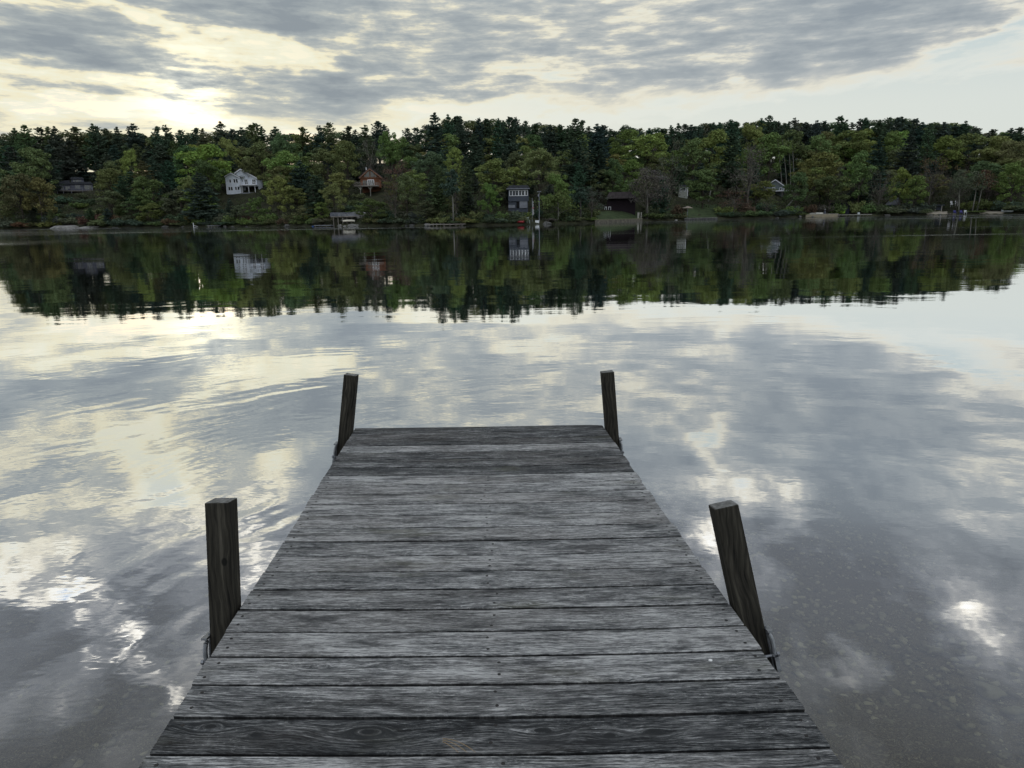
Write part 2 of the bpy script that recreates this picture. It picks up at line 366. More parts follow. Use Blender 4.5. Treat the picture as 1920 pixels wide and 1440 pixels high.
def dock_part(mb, name, mats, TT=None, **k):
    o = mb.build(name, mats, dock, **k); o.matrix_basis = DI @ (TT or TD); return o

def wood_nodes(t, P, isl, knots=()):
    """returns grain (0 dark .. 1 light) for boards that run along local x"""
    x, y, z = sep(t, P)
    off = isl * 137.0
    W = noise(t, comb(t, x * 1.3 + off, y * 5.0, off), 1.0, 3, .5)
    f = y + (W - .5) * .055
    for (kx, ky, ks, kw) in knots:
        ddx = (x - kx) * ks; ddy = y - ky
        r = f_sqrt(ddx * ddx + ddy * ddy)
        w = math_node(t, 'POWER', 0.36788, (r / kw) * (r / kw))
        f = f + (r + ky - f) * w
    rings = f_sin(f * 620.0 + noise(t, comb(t, x * 7 + off, y * 60, off), 1.0, 3) * 7.0) * .5 + .5
    fine = noise(t, comb(t, x * 8 + off, f * 185, off), 1.0, 6, .74)
    fib = noise(t, comb(t, x * 34 + off, f * 400, off), 1.0, 4, .74)
    return x, y, f, off, rings, fine, fib
kn = []
for (px, py, ks, kw) in ((395, 1360, .50, .034), (690, 1366, .42, .052), (480, 1374, .5, .026), (1015, 1362, .4, .025), (1145, 1372, .45, .02), (1225, 1366, .4, .024), (600, 1245, .3, .02), (1150, 1270, .3, .022), (980, 1128, .3, .02)):
    kx, ky = loc2(on_deck(px, py)); kn.append((kx, ky, ks, kw))
m_deck, t, o = new_mat('weathered_plank')
P = texco(t, 'Object'); isl = geo(t, 'Random Per Island')
x, y, f, off, rings, fine, fib = wood_nodes(t, P, isl, kn)
blotch = noise(t, comb(t, x * 2.6 + off, y * 9, off), 1.0, 6, .65)
wear = noise(t, comb(t, x * 6 + off, y * 34, off * .7), 1.0, 7, .75)
g = .475 + smooth(noise(t, comb(t, x * 3.1 + off, y * 22, off * .3), 1.0, 5, .65), .52, .70) * .22 - smooth(noise(t, comb(t, x * 2.4 + off, y * 15, off * .9), 1.0, 4, .6), .55, .72) * .16 + (rings - .5) * .10 + (fine - .5) * 2.3 + (fib - .5) * 2.1 + (blotch - .5) * 1.1 + (wear - .5) * 1.0 + (isl - .5) * .46
fleck = noise(t, comb(t, x * 75 + off, y * 190, off), 1.0, 3, .7)
patchy = noise(t, comb(t, x * 5 + off, y * 13, off * 1.7), 1.0, 4, .65)
g = g + smooth(fleck, .56, .70) * smooth(patchy, .44, .62) * .42 - smooth(fleck, .42, .30) * .16
c = ramp(t, clamp01(g), [(0.0, (.012, .013, .014)), (0.22, (.046, .050, .053)), (0.5, (.152, .156, .155)), (0.75, (.30, .302, .298)), (1.0, (.60, .60, .585))])
green = smooth(noise(t, comb(t, x * 2.1 + off * 3, y * 7, 3.3), 1.0, 5, .6), .56, .72)
c = mix(t, green * .5, c, (.085, .085, .05))
brown = smooth(noise(t, comb(t, x * 1.1 + off * 2, y * 3, 9.3), 1.0, 3, .6), .45, .65)
c = mix(t, brown * .2, c, (.125, .105, .09))
stain = smooth(noise(t, comb(t, x * 4, y * 11, 21.0), 1.0, 5, .6), .56, .68)
c = mix(t, stain * .7, c, (.04, .042, .045))
# darker knot hearts
for (kx, ky, ks, kw) in kn[:6]:
    ddx = (x - kx) * ks * .9; ddy = y - ky
    w = math_node(t, 'POWER', 0.36788, (ddx * ddx + ddy * ddy) * (1 / (kw * .38) ** 2))
    c = mix(t, w * .9, c, (.026, .027, .027))
    hh = f_sin((f - ky) * 430.0) * .5 + .5
    w2 = math_node(t, 'POWER', 0.36788, (ddx * ddx + ddy * ddy) * (1 / (kw * 1.25) ** 2))
    c = mix(t, w2 * smooth(hh, .35, .6), c, (.022, .024, .025))
crack = smooth(noise(t, comb(t, x * 2.2 + off, f * 240, off + 4), 1.0, 4, .6), .35, .27)
c = mix(t, crack, c, (.007, .007, .007))
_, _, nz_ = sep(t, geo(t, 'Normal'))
c = mix(t, smooth(nz_, .8, .45) * .85, c, (.010, .010, .010))  # plank side faces coloured near-black to paint the shade in the gaps
pbsdf(t, o, c, .78, .22, bump=g - crack * .8, bdist=.0022, bstr=.9)
m_dark, t, o = new_mat('screw_head'); pbsdf(t, o, (.03, .028, .027), .5, .5, .6)

STEP = .1428
rnd = random.Random(11)
mb = MB(); screws = []
n_far = int(round(END_Y / STEP)); STEP = END_Y / n_far
for k in range(-8, n_far):
    y0, y1 = k * STEP + rnd.uniform(.003, .006), (k + 1) * STEP - rnd.uniform(.003, .0075)
    dz, tl, tr_ = rnd.uniform(-.0012, .0012), rnd.uniform(-.0015, .0015), rnd.uniform(-.0015, .0015)
    jl, jr = rnd.uniform(-.005, .005), rnd.uniform(-.005, .005)
    N = 22; V = []; ph = rnd.uniform(0, 6)
    for i in range(N + 1):
        u = i / N
        xl, xr = edgeL((y0 + y1) / 2) + jl, edgeR((y0 + y1) / 2) + jr
        sag = -.011 * (1 - (2 * u - 1) ** 2) * max(0, 1 - (k * STEP) / END_Y * .8)
        w = .0008 * math.sin(u * 9 + ph)
        yy0, yy1 = y0 + w + tl * (1 - u), y1 + w * .7 + tr_ * u
        if k == n_far - 1 and u > .97: yy1 -= .022
        for (yy, zz2) in ((yy0 + .003, sag + dz), (yy0, sag + dz - .003), (yy0, sag + dz - .034), (yy1, sag + dz - .034), (yy1, sag + dz - .003), (yy1 - .003, sag + dz)):
            xa_, xb_ = edgeL(yy) + jl, edgeR(yy) + jr
            V.append((xa_ + (xb_ - xa_) * u, yy, zz2))
    Fc = []
    for i in range(N):
        for j in range(6):
            a, b = i * 6 + j, i * 6 + (j + 1) % 6
            Fc.append((a, a + 6, b + 6, b))
    Fc += [tuple(range(0, 6)), tuple(range(N * 6 + 5, N * 6 - 1, -1))]
    mb.add(V, [tuple(reversed(q)) for q in Fc])
    for fx in (xl + .035, xl + (xr - xl) * .5 + .03 + .018 * ((k * 7) % 3 - 1), xr - .04):
        for fy in (.26, .74):
            u = (fx - xl) / (xr - xl); sag = -.011 * (1 - (2 * u - 1) ** 2) * max(0, 1 - (k * STEP) / END_Y * .8)
            screws.append((fx + rnd.uniform(-.01, .01), y0 + (y1 - y0) * fy + rnd.uniform(-.008, .008), sag + dz))
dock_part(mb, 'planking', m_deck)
def head(mb, sx, sy, sz): mb.tube([(sx, sy, sz - .002), (sx, sy, sz + .0008)], .0055, 8)
screws = [q for q in screws if q[1] > -.25]
mb = MB(); head(mb, 0, 0, 0); first = dock_part(mb, 'screw', m_dark)
for i, (sx, sy, sz) in enumerate(screws[:100]):
    o = first if i == 0 else first.copy()
    if i: C.objects.link(o)
    o.matrix_basis = DI @ TD @ Matrix.Translation((sx, sy, sz))
mb = MB()
for q in screws[100:]: head(mb, *q)
tag(dock_part(mb, 'screws', m_dark), kind='stuff')
m_frame = simple('frame_timber', (.055, .052, .045), .85, .3, 8)
mb = MB()
for side in (0, 1, 2):
    V = []
    for yy in (-8 * STEP, END_Y - .03):
        xx = (edgeL(yy) + .03, (edgeL(yy) + edgeR(yy)) / 2 - .02, edgeR(yy) - .07)[side]
        V += [(xx, yy, -.052), (xx + .04, yy, -.052), (xx + .04, yy, -.235), (xx, yy, -.235)]
    mb.add(V, [(0, 1, 2, 3), (7, 6, 5, 4), (0, 4, 5, 1), (1, 5, 6, 2), (2, 6, 7, 3), (3, 7, 4, 0)])
mb.box(edgeL(END_Y) + .075, edgeR(END_Y) - .075, END_Y - .075, END_Y - .035, -.235, -.055)
dock_part(mb, 'frame', m_frame)

# posts: foot corner on the deck plane, top corner where the photo has it
def post_mat(knot):
  m_post, t, o = new_mat('post_timber')
  P = texco(t, 'Object'); px_, py_, pz_ = sep(t, P); oi = t.nodes.new('ShaderNodeObjectInfo'); rnd_o = S(t, oi.outputs['Random']) * 50
  cs = px_ + py_ * .9
  W = noise(t, comb(t, cs * 5 + rnd_o, pz_ * 2.6, rnd_o), 1.0, 3, .5)
  ff = cs + (W - .5) * .11
  rg2 = f_sin(ff * 330 + noise(t, comb(t, cs * 40, pz_ * 4, 1.0), 1.0, 3) * 5) * .5 + .5
  fi = noise(t, comb(t, ff * 300, pz_ * 10, rnd_o), 1.0, 6, .65)
  gg = .36 + (rg2 - .5) * .22 + (fi - .5) * 1.1 + (noise(t, comb(t, cs * 22 + rnd_o, pz_ * 2.2, 0.0), 1.0, 3) - .5) * 1.3
  c = ramp(t, clamp01(gg), [(0, (.007, .0065, .006)), (.45, (.036, .033, .026)), (.8, (.080, .073, .058)), (1, (.14, .132, .11))])
  kd = vmath(t, 'LENGTH', comb(t, px_ + .022, (pz_ - .185) * .7, 0.0), out=1)
  if knot: c = mix(t, smooth(kd, .013, .008) * smooth(py_, .005, -.001), c, (.008, .008, .007))
  _, _, nz = sep(t, geo(t, 'Normal'))
  endg = noise(t, P, 60, 4, .6)
  c = mix(t, smooth(nz, .7, .9), c, ramp(t, endg, [(.3, (.07, .07, .062)), (.7, (.26, .26, .25))]))
  pbsdf(t, o, c, .82, .15, bump=gg, bdist=.0015)
  return m_post
M_POST = [post_mat(True), post_mat(False)]
m_galv = simple('galvanised_steel', (.24, .25, .265), .45, .25, 30, .5, .75)
# (foot px, top px, top-front edge dx,dy px, width m, corner is on the left?, fore-aft lean)
POSTS = [((436, 1149), (428, 942), 0, .086, 'left'), ((1381, 1146), (1340, 955), 1, .086, 'right'),
         ((658, 813), (668, 705), 0, .086, 'left'), ((1136, 804), (1128, 699), 1, .086, 'right')]
for (foot, top, side, w, nm) in POSTS:
    Fp = on_deck(*foot)
    dtop = ray(*top); Tp = CAM + dtop * ((Fp.y + (.075 if foot[1] > 1000 else .03)) / dtop.y)
    ax = (Tp - Fp).normalized(); Lh = (Tp - Fp).length
    u = Vector((1, 0.0, 0)); u = (u - ax * u.dot(ax)).normalized()          # across, to the right
    v = ax.cross(u).normalized()                                             # away from the camera
    Tm = Matrix((u, v, ax)).transposed().to_4x4(); Tm.translation = Fp + v * 0
    x0, x1 = (-w, 0) if side == 0 else (0, w)
    mb = MB(); mb.box(x0, x1, 0, w, -(Fp.z + 1.2) / ax.z, Lh)
    po = dock_part(mb, 'post', M_POST[0 if foot[0] == 436 else 1], Tm, bevel=.0055)
    # bracket: plate on the outer face, hooked strap and a threaded rod into the frame
    ox = x0 if side == 0 else x1; sg = -1 if side == 0 else 1
    mb = MB(); zb = -.10
    mb.box(min(ox, ox + sg * .006), max(ox, ox + sg * .006), .004, w - .006, zb - .15, zb + .025)
    mb.box(min(ox - sg * .002, ox + sg * .018), max(ox - sg * .002, ox + sg * .018), -.028, w * .55, zb + .012, zb + .02)
    arc = [(ox + sg * (.001 + .009 * math.sin(a)), -.016, zb - .035 + .040 * math.cos(a)) for a in [math.pi * i / 10 for i in range(11)]]
    mb.tube(arc, .0085, 8)
    mb.tube([(ox + sg * .022, -.016, zb - .072), (ox - sg * .07, -.016, zb - .072)], .005, 8)
    mb.tube([(ox + sg * .016, -.016, zb - .072), (ox + sg * .025, -.016, zb - .072)], .0095, 6)
    mb.box(min(ox + sg * .003, ox + sg * .018), max(ox + sg * .003, ox + sg * .018), -.028, .0, zb - .13, zb - .078)
    br = mb.build('bracket', m_galv, po, bevel=.0012)

# small things lying on the planks
def on_top(px, py): return on_deck(px, py, -.006)
mb = MB(); rock(mb, (0, 0, .003), .0055, (1.2, .9, .55), 3, ICO2, .1)
q = on_top(1332, 1240); b = mb.build('pebble', simple('white_pebble', (.8, .8, .78), .5), smooth_=True); b.location = q + nrm * .001
tag(b, 'tiny white pebble on the planks towards the right side of the dock', 'pebble')
mb = MB(); q0 = on_top(830, 1386)
for k in range(3):
    pts = [on_deck(830 + (62 - 16 * k) * u, 1385 + 26 * u * u + k * 9 * (1 - u) * (u + .3), .003 + .002 * k + .004 * math.sin(u * 3.1)) - q0 for u in [i / 8 for i in range(9)]]
    mb.tube(pts, [.0008] * 8 + [.0003], 5)
b = mb.build('pine_needles', simple('dry_needle', (.30, .21, .11), .7)); b.location = q0
tag(b, 'curled dry brown pine needles lying on a plank near the camera', 'pine needles')
# ------------------------------------------------------------------ far shore: terrain
SHORE = [(-260, 431), (0, 430), (160, 428), (320, 426.5), (640, 424.5), (820, 424), (960, 422), (1120, 418), (1280, 413), (1440, 409.5), (1600, 405.5), (1760, 403), (1920, 401), (2200, 397)]
_sa, _sd = [], []
for q in SHORE:
    p = at_z(*q); _sa.append(math.atan2(p.x, p.y)); _sd.append(math.hypot(p.x, p.y))
def d_shore(a):
    return float(np.interp(a, _sa, _sd)) + .8 * math.sin(a * 70) + .5 * math.sin(a * 173 + 1)
def hill(s, a):
    if s < 0: return max(-4.6, -.05 + s * .12)
    z = .45 * min(1, s / 1.6) + .035 * s if s < 6 else .66 + (s - 6) * .215
    if s > 55: z = 11.2 + (s - 55) * .165
    if s > 125: z = 22.75 + (s - 125) * .02
    z += (.6 * math.sin(a * 23 + s * .07) + .35 * math.sin(a * 61 - s * .13)) * min(1, s / 25)
    return z
def ground_z(x, y):
    a = math.atan2(x, y); return hill(math.hypot(x, y) - d_shore(a), a)
def at_ground(px, py):
    d = ray(px, py); lo, hi = 60.0, 520.0; hl = math.hypot(d.x, d.y)
    D = 100.0
    while D < 420:
        p = CAM + d * (D / hl)
        if p.z <= ground_z(p.x, p.y): break
        D += .25
    p = CAM + d * (D / hl); return Vector((p.x, p.y, ground_z(p.x, p.y)))
def pol(a, s):
    D = d_shore(a) + s; return Vector((math.sin(a) * D, math.cos(a) * D, hill(s, a)))

m_soil, t, o = new_mat('forest_floor')
P = texco(t, 'Object'); n = noise(t, P, .35, 6, .65); n2 = noise(t, P, 2.5, 4, .6)
c = ramp(t, n, [(.3, (.018, .018, .012)), (.5, (.034, .036, .020)), (.7, (.055, .06, .03))])
c = mix(t, smooth(n2, .5, .7) * .5, c, (.06, .055, .045))
pbsdf(t, o, c, .95, .1, bump=n2, bdist=.15)
mb = MB(); As = [R(-88 + i * .8) for i in range(221)]
Ss = [-45, -20, -6, -2, -.5, 0, .4, .8, 1.2, 1.6, 2.5, 4, 6] + [6 + 4 * i for i in range(1, 32)] + [140, 165, 200, 260, 400, 700, 1300]
mb.add([tuple(pol(a, s)) for s in Ss for a in As],
       [(j * 221 + i, j * 221 + i + 1, (j + 1) * 221 + i + 1, (j + 1) * 221 + i) for j in range(len(Ss) - 1) for i in range(220)])
tag(mb.build('hillside', m_soil, smooth_=True), kind='structure')

def patch(name, poly_x0, poly_x1, y0, y1, mat, lift=.07, n=14, kind='structure', jag=1.0):
    """a piece of ground cover that follows the terrain, seen between picture rows y0..y1"""
    mb = MB(); V = []
    for j in range(n + 1):
        for i in range(n + 1):
            u, v = i / n, j / n
            e = jag * math.sin(u * 9 + j) if i in (0, n) else 0
            p = at_ground(poly_x0 + (poly_x1 - poly_x0) * u + e, y1 + (y0 - y1) * v + (jag * .6 * math.sin(u * 17) if j in (0, n) else 0))
            V.append((p.x, p.y, p.z + lift))
    mb.add(V, [(j * (n + 1) + i, j * (n + 1) + i + 1, (j + 1) * (n + 1) + i + 1, (j + 1) * (n + 1) + i) for j in range(n) for i in range(n)])
    return tag(mb.build(name, mat, smooth_=True), kind=kind)
m_lawn = simple('lawn_grass', (.036, .055, .02), .95, .35, .8)
m_sand = simple('beach_sand', (.27, .24, .19), .95, .15, 1.5)
patch('lawn', 1118, 1200, 397, 412.5, m_lawn); patch('lawn', 1283, 1345, 384, 409, m_lawn); patch('lawn', 940, 990, 402, 414, m_lawn)
patch('lawn', 1500, 1570, 396, 401.5, m_lawn)
patch('beach', 1737, 1776, 397, 402.6, m_sand, .10); patch('beach', 1836, 1882, 395.5, 401.4, m_sand, .10)

# ------------------------------------------------------------------ foliage
def foliage_mat(name, rough=.9):
    m, t, o = new_mat(name)
    oi = t.nodes.new('ShaderNodeObjectInfo'); col = S(t, oi.outputs['Color']); isl = geo(t, 'Random Per Island')
    n = noise(t, texco(t, 'Object'), .45, 3, .6)
    k = (isl - .5) * .9 + (n - .5) * .9 + 1.0
    c = vmath(t, 'MULTIPLY', col, comb(t, f_max(k, .3), f_max(k, .3), f_max(k, .3)))
    hs = t.nodes.new('ShaderNodeHueSaturation'); link(t, c, hs.inputs['Color']); link(t, (isl - .5) * .03 + .5, hs.inputs['Hue'])
    df = t.nodes.new('ShaderNodeBsdfDiffuse'); tl = t.nodes.new('ShaderNodeBsdfTranslucent'); mx = t.nodes.new('ShaderNodeMixShader'); mx.inputs[0].default_value = .32
    t.links.new(hs.outputs[0], df.inputs[0]); t.links.new(hs.outputs[0], tl.inputs[0]); t.links.new(df.outputs[0], mx.inputs[1]); t.links.new(tl.outputs[0], mx.inputs[2])
    t.links.new(mx.outputs[0], o.inputs[0]); return m
m_leaf = foliage_mat('foliage')
def bark_mat():
    m, t, o = new_mat('bark'); oi = t.nodes.new('ShaderNodeObjectInfo'); n = noise(t, mapping(t, texco(t, 'Object'), scale=(3, 3, .7)), 1.0, 4, .6)
    k = smooth(n, .3, .7, .55, 1.35); c = vmath(t, 'MULTIPLY', S(t, oi.outputs['Color']), comb(t, k, k, k)); pbsdf(t, o, c, .9, .1); return m
m_bark = bark_mat()

def cards(g, cen, size, nrm=None, flat=0.0, long=1.6):
    """leaf-sized quads: centres (n,3), sizes (n,), preferred normals"""
    n = len(cen); N = g.normal(size=(n, 3))
    if nrm is not None: N = N * .55 + nrm
    N[:, 2] += flat; N /= np.linalg.norm(N, axis=1)[:, None]
    T = g.normal(size=(n, 3)); T -= N * (T * N).sum(1)[:, None]; T /= np.linalg.norm(T, axis=1)[:, None]
    B = np.cross(N, T); a = (size * .5 * long)[:, None]; b = (size * .5 / long ** .3)[:, None]
    V = np.stack([cen - T * a, cen - B * b, cen + T * a, cen + B * b], 1).reshape(-1, 3)
    return V
def mesh_from_quads(name, V, mat):
    n = len(V) // 4; me = bpy.data.meshes.new(name)
    me.vertices.add(len(V)); me.vertices.foreach_set('co', V.astype(np.float32).ravel())
    me.loops.add(len(V)); me.loops.foreach_set('vertex_index', np.arange(len(V), dtype=np.int32))
    me.polygons.add(n); me.polygons.foreach_set('loop_start', np.arange(0, len(V), 4, dtype=np.int32)); me.polygons.foreach_set('loop_total', np.full(n, 4, dtype=np.int32))
    me.materials.append(mat); me.update(calc_edges=True); return me
def mb_mesh(mb, name, mat):
    o = mb.build(name, mat, smooth_=True); me = o.data; bpy.data.objects.remove(o); return me

def pine_proto(seed, wid=.21, clear=.12, open_=.5, up=.35, dens=1.0):
    """height 1, layered whorls of branches; open_ = how ragged the outline is"""
    g = np.random.default_rng(seed); H = 22.0
    mb = MB(); bend = g.normal(size=2) * .25
    tp = [Vector((bend[0] * math.sin(z * 3), bend[1] * math.sin(z * 2.2), z * H)) for z in np.linspace(0, 1, 9)]
    mb.tube(tp, list(np.linspace(.30, .035, 9)), 6)
    cen, siz = [], []
    z = clear * H + .6
    while z < H - .3:
        tt = z / H
        prof = wid * H * ((1 - tt) ** .60) * (1.0 if tt > clear + .12 else .55 + .45 * (tt - clear) / .12)
        prof = max(prof, .45)
        nb = int(g.integers(4, 7)); a0 = g.uniform(0, 6.28)
        for b in range(nb):
            a = a0 + b * 6.283 / nb + g.normal() * .25
            L = prof * (1 - (open_ + .15) * g.random() ** 1.1) * (1.25 if g.random() < .12 else 1)
            if L < .3: continue
            lift = up * (1 if tt > .55 else .35) + g.normal() * .07
            pts = []
            for u in np.linspace(0, 1, 5):
                r = L * u; pts.append(Vector((tp[0].x + math.cos(a) * r, math.sin(a) * r, z + L * (lift * u * .4 + (lift + .12) * u * u * .55 - .10 * u))))
            if L > 1.2: mb.tube(pts, [.05 + .02 * L / 3, .04, .03, .02, .01], 3, cap=False)
            m = max(3, int(L * 4.2 * dens))
            for i in range(m):
                u = .22 + .78 * (i + g.random()) / m; f = u * 4; k = min(3, int(f)); p = pts[k].lerp(pts[k + 1], f - k)
                w = .30 * L * (1 - abs(u - .55)) * .8
                for _ in range(3):
                    cen.append((p.x - math.sin(a) * g.normal() * w * .6, p.y + math.cos(a) * g.normal() * w * .6, p.z + g.normal() * .10 + .08)); siz.append(g.uniform(.32, .62))
        z += g.uniform(.45, .85) if tt < .6 else g.uniform(.5, 1.15)
    for k in range(26): cen.append((tp[-1].x + g.normal() * .12, tp[-1].y + g.normal() * .12, H - abs(g.normal()) * .8)); siz.append(g.uniform(.2, .4))
    cen = np.array(cen); V = cards(g, cen, np.array(siz), None, .9, 1.9)
    return mesh_from_quads('crown', V, m_leaf), mb_mesh(mb, 'trunk', m_bark), H

def broad_proto(seed, wid=.33, clear=.2, blobs=46, per=75, leaf=.42, sparse=False, up=1.0):
    g = np.random.default_rng(seed); H = 16.0; mb = MB()
    zc = H * (clear + (1 - clear) * .52); rz = H * (1 - clear) * .5; rx = wid * H
    fork = H * (clear + .06)
    mb.tube([(0, 0, 0), (.08, .05, fork * .5), (0, 0, fork), (.1, -.1, zc)], [.26, .2, .17, .08], 6)
    cen, siz, nr = [], [], []
    B = []
    for i in range(blobs):
        q = g.normal(size=3); q /= np.linalg.norm(q)
        if q[2] < -.75: q[2] *= -1
        r = .35 + .65 * g.random() ** .45
        lump = 1 + .16 * math.sin(3 * math.atan2(q[1], q[0]) + seed) + .10 * g.normal()
        B.append((q[0] * rx * r * lump, q[1] * rx * r * lump, zc + q[2] * rz * r * (1.0 if q[2] > 0 else .95)))
    for i, b in enumerate(B):
        if i % 2 == 0 or sparse:
            s0 = Vector((0, 0, g.uniform(fork * .75, zc))); e = Vector(b); mid = s0.lerp(e, .5) + Vector((g.normal() * .3, g.normal() * .3, -.25 * up))
            mb.tube([s0, mid, e], [.09, .05, .015], 3, cap=False)
            if sparse:
                for _ in range(3):
                    e2 = e + Vector(g.normal(size=3) * 1.1) + Vector((0, 0, .8)); mb.tube([mid.lerp(e, .6), e, e2], [.03, .025, .01], 3, cap=False)
        R_ = g.uniform(.75, 1.55) * H / 16
        n = int(per * g.uniform(.7, 1.3) * R_ ** 1.4)
        q = g.normal(size=(n, 3)); q /= np.linalg.norm(q, axis=1)[:, None]
        rr = R_ * (.45 + .6 * g.random(n) ** .5)
        c = q * rr[:, None] * np.array([1, 1, .72]) + np.array(b)
        cen.append(c); nr.append(q); siz.append(g.uniform(.6, 1.25, n) * leaf)
    cen = np.concatenate(cen); nr = np.concatenate(nr); siz = np.concatenate(siz)
    return mesh_from_quads('crown', cards(g, cen, siz, nr, .35, 1.3), m_leaf), mb_mesh(mb, 'trunk', m_bark), H

PINES = [pine_proto(1, .21, .06, .5, .40), pine_proto(2, .25, .10, .62, .60), pine_proto(3, .19, .08, .45, .35), pine_proto(4, .25, .26, .65, .75, .9), pine_proto(5, .22, .16, .6, .85), pine_proto(6, .27, .05, .5, .25, 1.1)]
BROADS = [broad_proto(11), broad_proto(12, .38, .15, 52), broad_proto(13, .28, .12, 44), broad_proto(14, .34, .10, 50, 70), broad_proto(15, .24, .08, 40)]
SPARSE = [broad_proto(21, .34, .18, 46, 20, .26, True), broad_proto(22, .27, .15, 40, 26, .28, True), broad_proto(23, .38, .12, 50, 16, .24, True)]
def bush_proto(seed):
    g = np.random.default_rng(seed); cen, nr, siz = [], [], []; mb = MB()
    for i in range(16):
        b = np.array([g.normal() * .75, g.normal() * .6, .5 + g.random() * .9]); n = 45
        q = g.normal(size=(n, 3)); q /= np.linalg.norm(q, axis=1)[:, None]
        cen.append(q * (.3 + .25 * g.random(n))[:, None] + b); nr.append(q); siz.append(g.uniform(.14, .30, n))
        mb.tube([(b[0] * .2, b[1] * .2, 0), tuple(b)], [.03, .01], 3, cap=False)
    return mesh_from_quads('foliage', cards(g, np.concatenate(cen), np.concatenate(siz), np.concatenate(nr), .3, 1.3), m_leaf), mb_mesh(mb, 'stem', m_bark), 1.9
BUSHES = [bush_proto(31), bush_proto(32), bush_proto(33)]

COL = {'dark': (.082, .115, .080), 'deep': (.060, .090, .066), 'mid green': (.125, .158, .080), 'bright green': (.155, .20, .075), 'yellow green': (.225, .27, .09),
       'olive': (.165, .20, .08), 'grey green': (.13, .155, .10), 'grey brown': (.15, .14, .11), 'reddish brown': (.15, .10, .07), 'blue green': (.078, .118, .088)}
CW = {'dark': 'dark green', 'deep': 'blackish green', 'blue green': 'bluish green'}
TREES = []                                          # (px, ytop, D, base empty, kind, colour, row)
rt = random.Random(77)
def plant(proto, pos, height, wfac, col, name, cat, parts, bark=(.07, .06, .05), rz=None):
    cm, tm, H = proto; s = height / H
    e = bpy.data.objects.new(name, None); C.objects.link(e); e.location = pos; e.empty_display_size = .5
    e.rotation_euler = (rt.gauss(0, .02), rt.gauss(0, .02), rt.uniform(0, 6.28) if rz is None else rz)
    j = [c * rt.uniform(.85, 1.15) for c in col]
    for me, nm, cc in ((cm, parts[0], j), (tm, parts[1], bark)):
        o = bpy.data.objects.new(nm, me); C.objects.link(o); o.parent = e; o.scale = (s * wfac, s * wfac, s); o.color = (*cc, 1)
    e['category'] = cat
    return e
EXCL = [(104, 180, 362, 45), (424, 488, 366, 38), (650, 724, 362, 20), (638, 676, 424, 20), (612, 670, 419, 6), (946, 997, 394, 12), (993, 1016, 420, 3), (1118, 1206, 419, 14), (1262, 1294, 372, 16), (1281, 1346, 412, 10),
        (1440, 1504, 364, 26), (1506, 1640, 404, 4), (1658, 1686, 384, 9), (1746, 1806, 404, 10), (1836, 1884, 404, 4), (92, 176, 424, 2), (100, 180, 372, 30)]
HOUSES = ((143, 362), (453, 363), (697, 366), (972, 398), (1165, 398.5), (1281, 371), (1452, 363))
for (hx, hy) in HOUSES:
    gp = at_ground(hx, hy); hs_ = math.hypot(gp.x, gp.y) - d_shore(math.atan2(gp.x, gp.y)); print('house s', hx, round(hs_, 1), 'D', round(math.hypot(gp.x, gp.y)))
    EXCL = [(x0, x1, yb, hs_ + 1.5) if (x0 < hx < x1 and hs > 8 and abs(yb - hy) < 30) else (x0, x1, yb, hs) for (x0, x1, yb, hs) in EXCL]
def blocked(px, half, s, ytop):
    """rows that must stay open in front of houses, lawns and beaches"""
    for (x0, x1, yb, hs) in EXCL:
        if s < hs and px + half > x0 and px - half < x1: ytop = max(ytop, yb)
    return ytop
def tree(px, ytop, s, kind, colour, row, width=None, proto=None, force=False):
    d = ray(px, ytop); a = math.atan2(d.x, d.y)
    D = d_shore(a) + s; pos = pol(a, s)
    k = D / F_PX
    if not force:
        hw = 13 if kind != 'bush' else 6
        y2 = blocked(px, hw, s, ytop)
        if y2 != ytop:
            d = ray(px, y2); 
            if kind != 'bush': return None
    zt = CAM.z + D * d.z / math.hypot(d.x, d.y); h = zt - pos.z
    if kind == 'bush':
        if h < .5 or h > 6: h = min(max(h, .7), 3.2)
        pr = BUSHES[proto if proto is not None else rt.randrange(3)]
        e = plant(pr, pos, h, (width * k / 2.6 / (h / 1.9)) if width else rt.uniform(.9, 1.5), COL[colour], 'shrub', 'shrub', ('foliage', 'stem'))
    else:
        if h < 4: return None
        lib = {'pine': PINES, 'broad': BROADS, 'sparse': SPARSE}[kind]
        pi = proto if proto is not None else rt.randrange(len(lib)); pr = lib[pi]
        if width:
            base_w = {'pine': [.40, .44, .34, .42, .36, .5], 'broad': [.74, .84, .64, .76, .56], 'sparse': [.76, .62, .84]}[kind][pi] * h
            wf = max(.55, min(2.2, width * k / base_w))
        else: wf = rt.uniform(.85, 1.25)
        if kind == 'pine': e = plant(pr, pos, h, wf, COL[colour], 'pine_tree', 'pine tree', ('crown', 'trunk'))
        else: e = plant(pr, pos, h, wf, COL[colour], 'broadleaf_tree', 'tree', ('crown', 'trunk'), (.12, .11, .095) if kind == 'sparse' else (.07, .06, .05))
    TREES.append((px, ytop, D, e, kind, colour, row)); return e

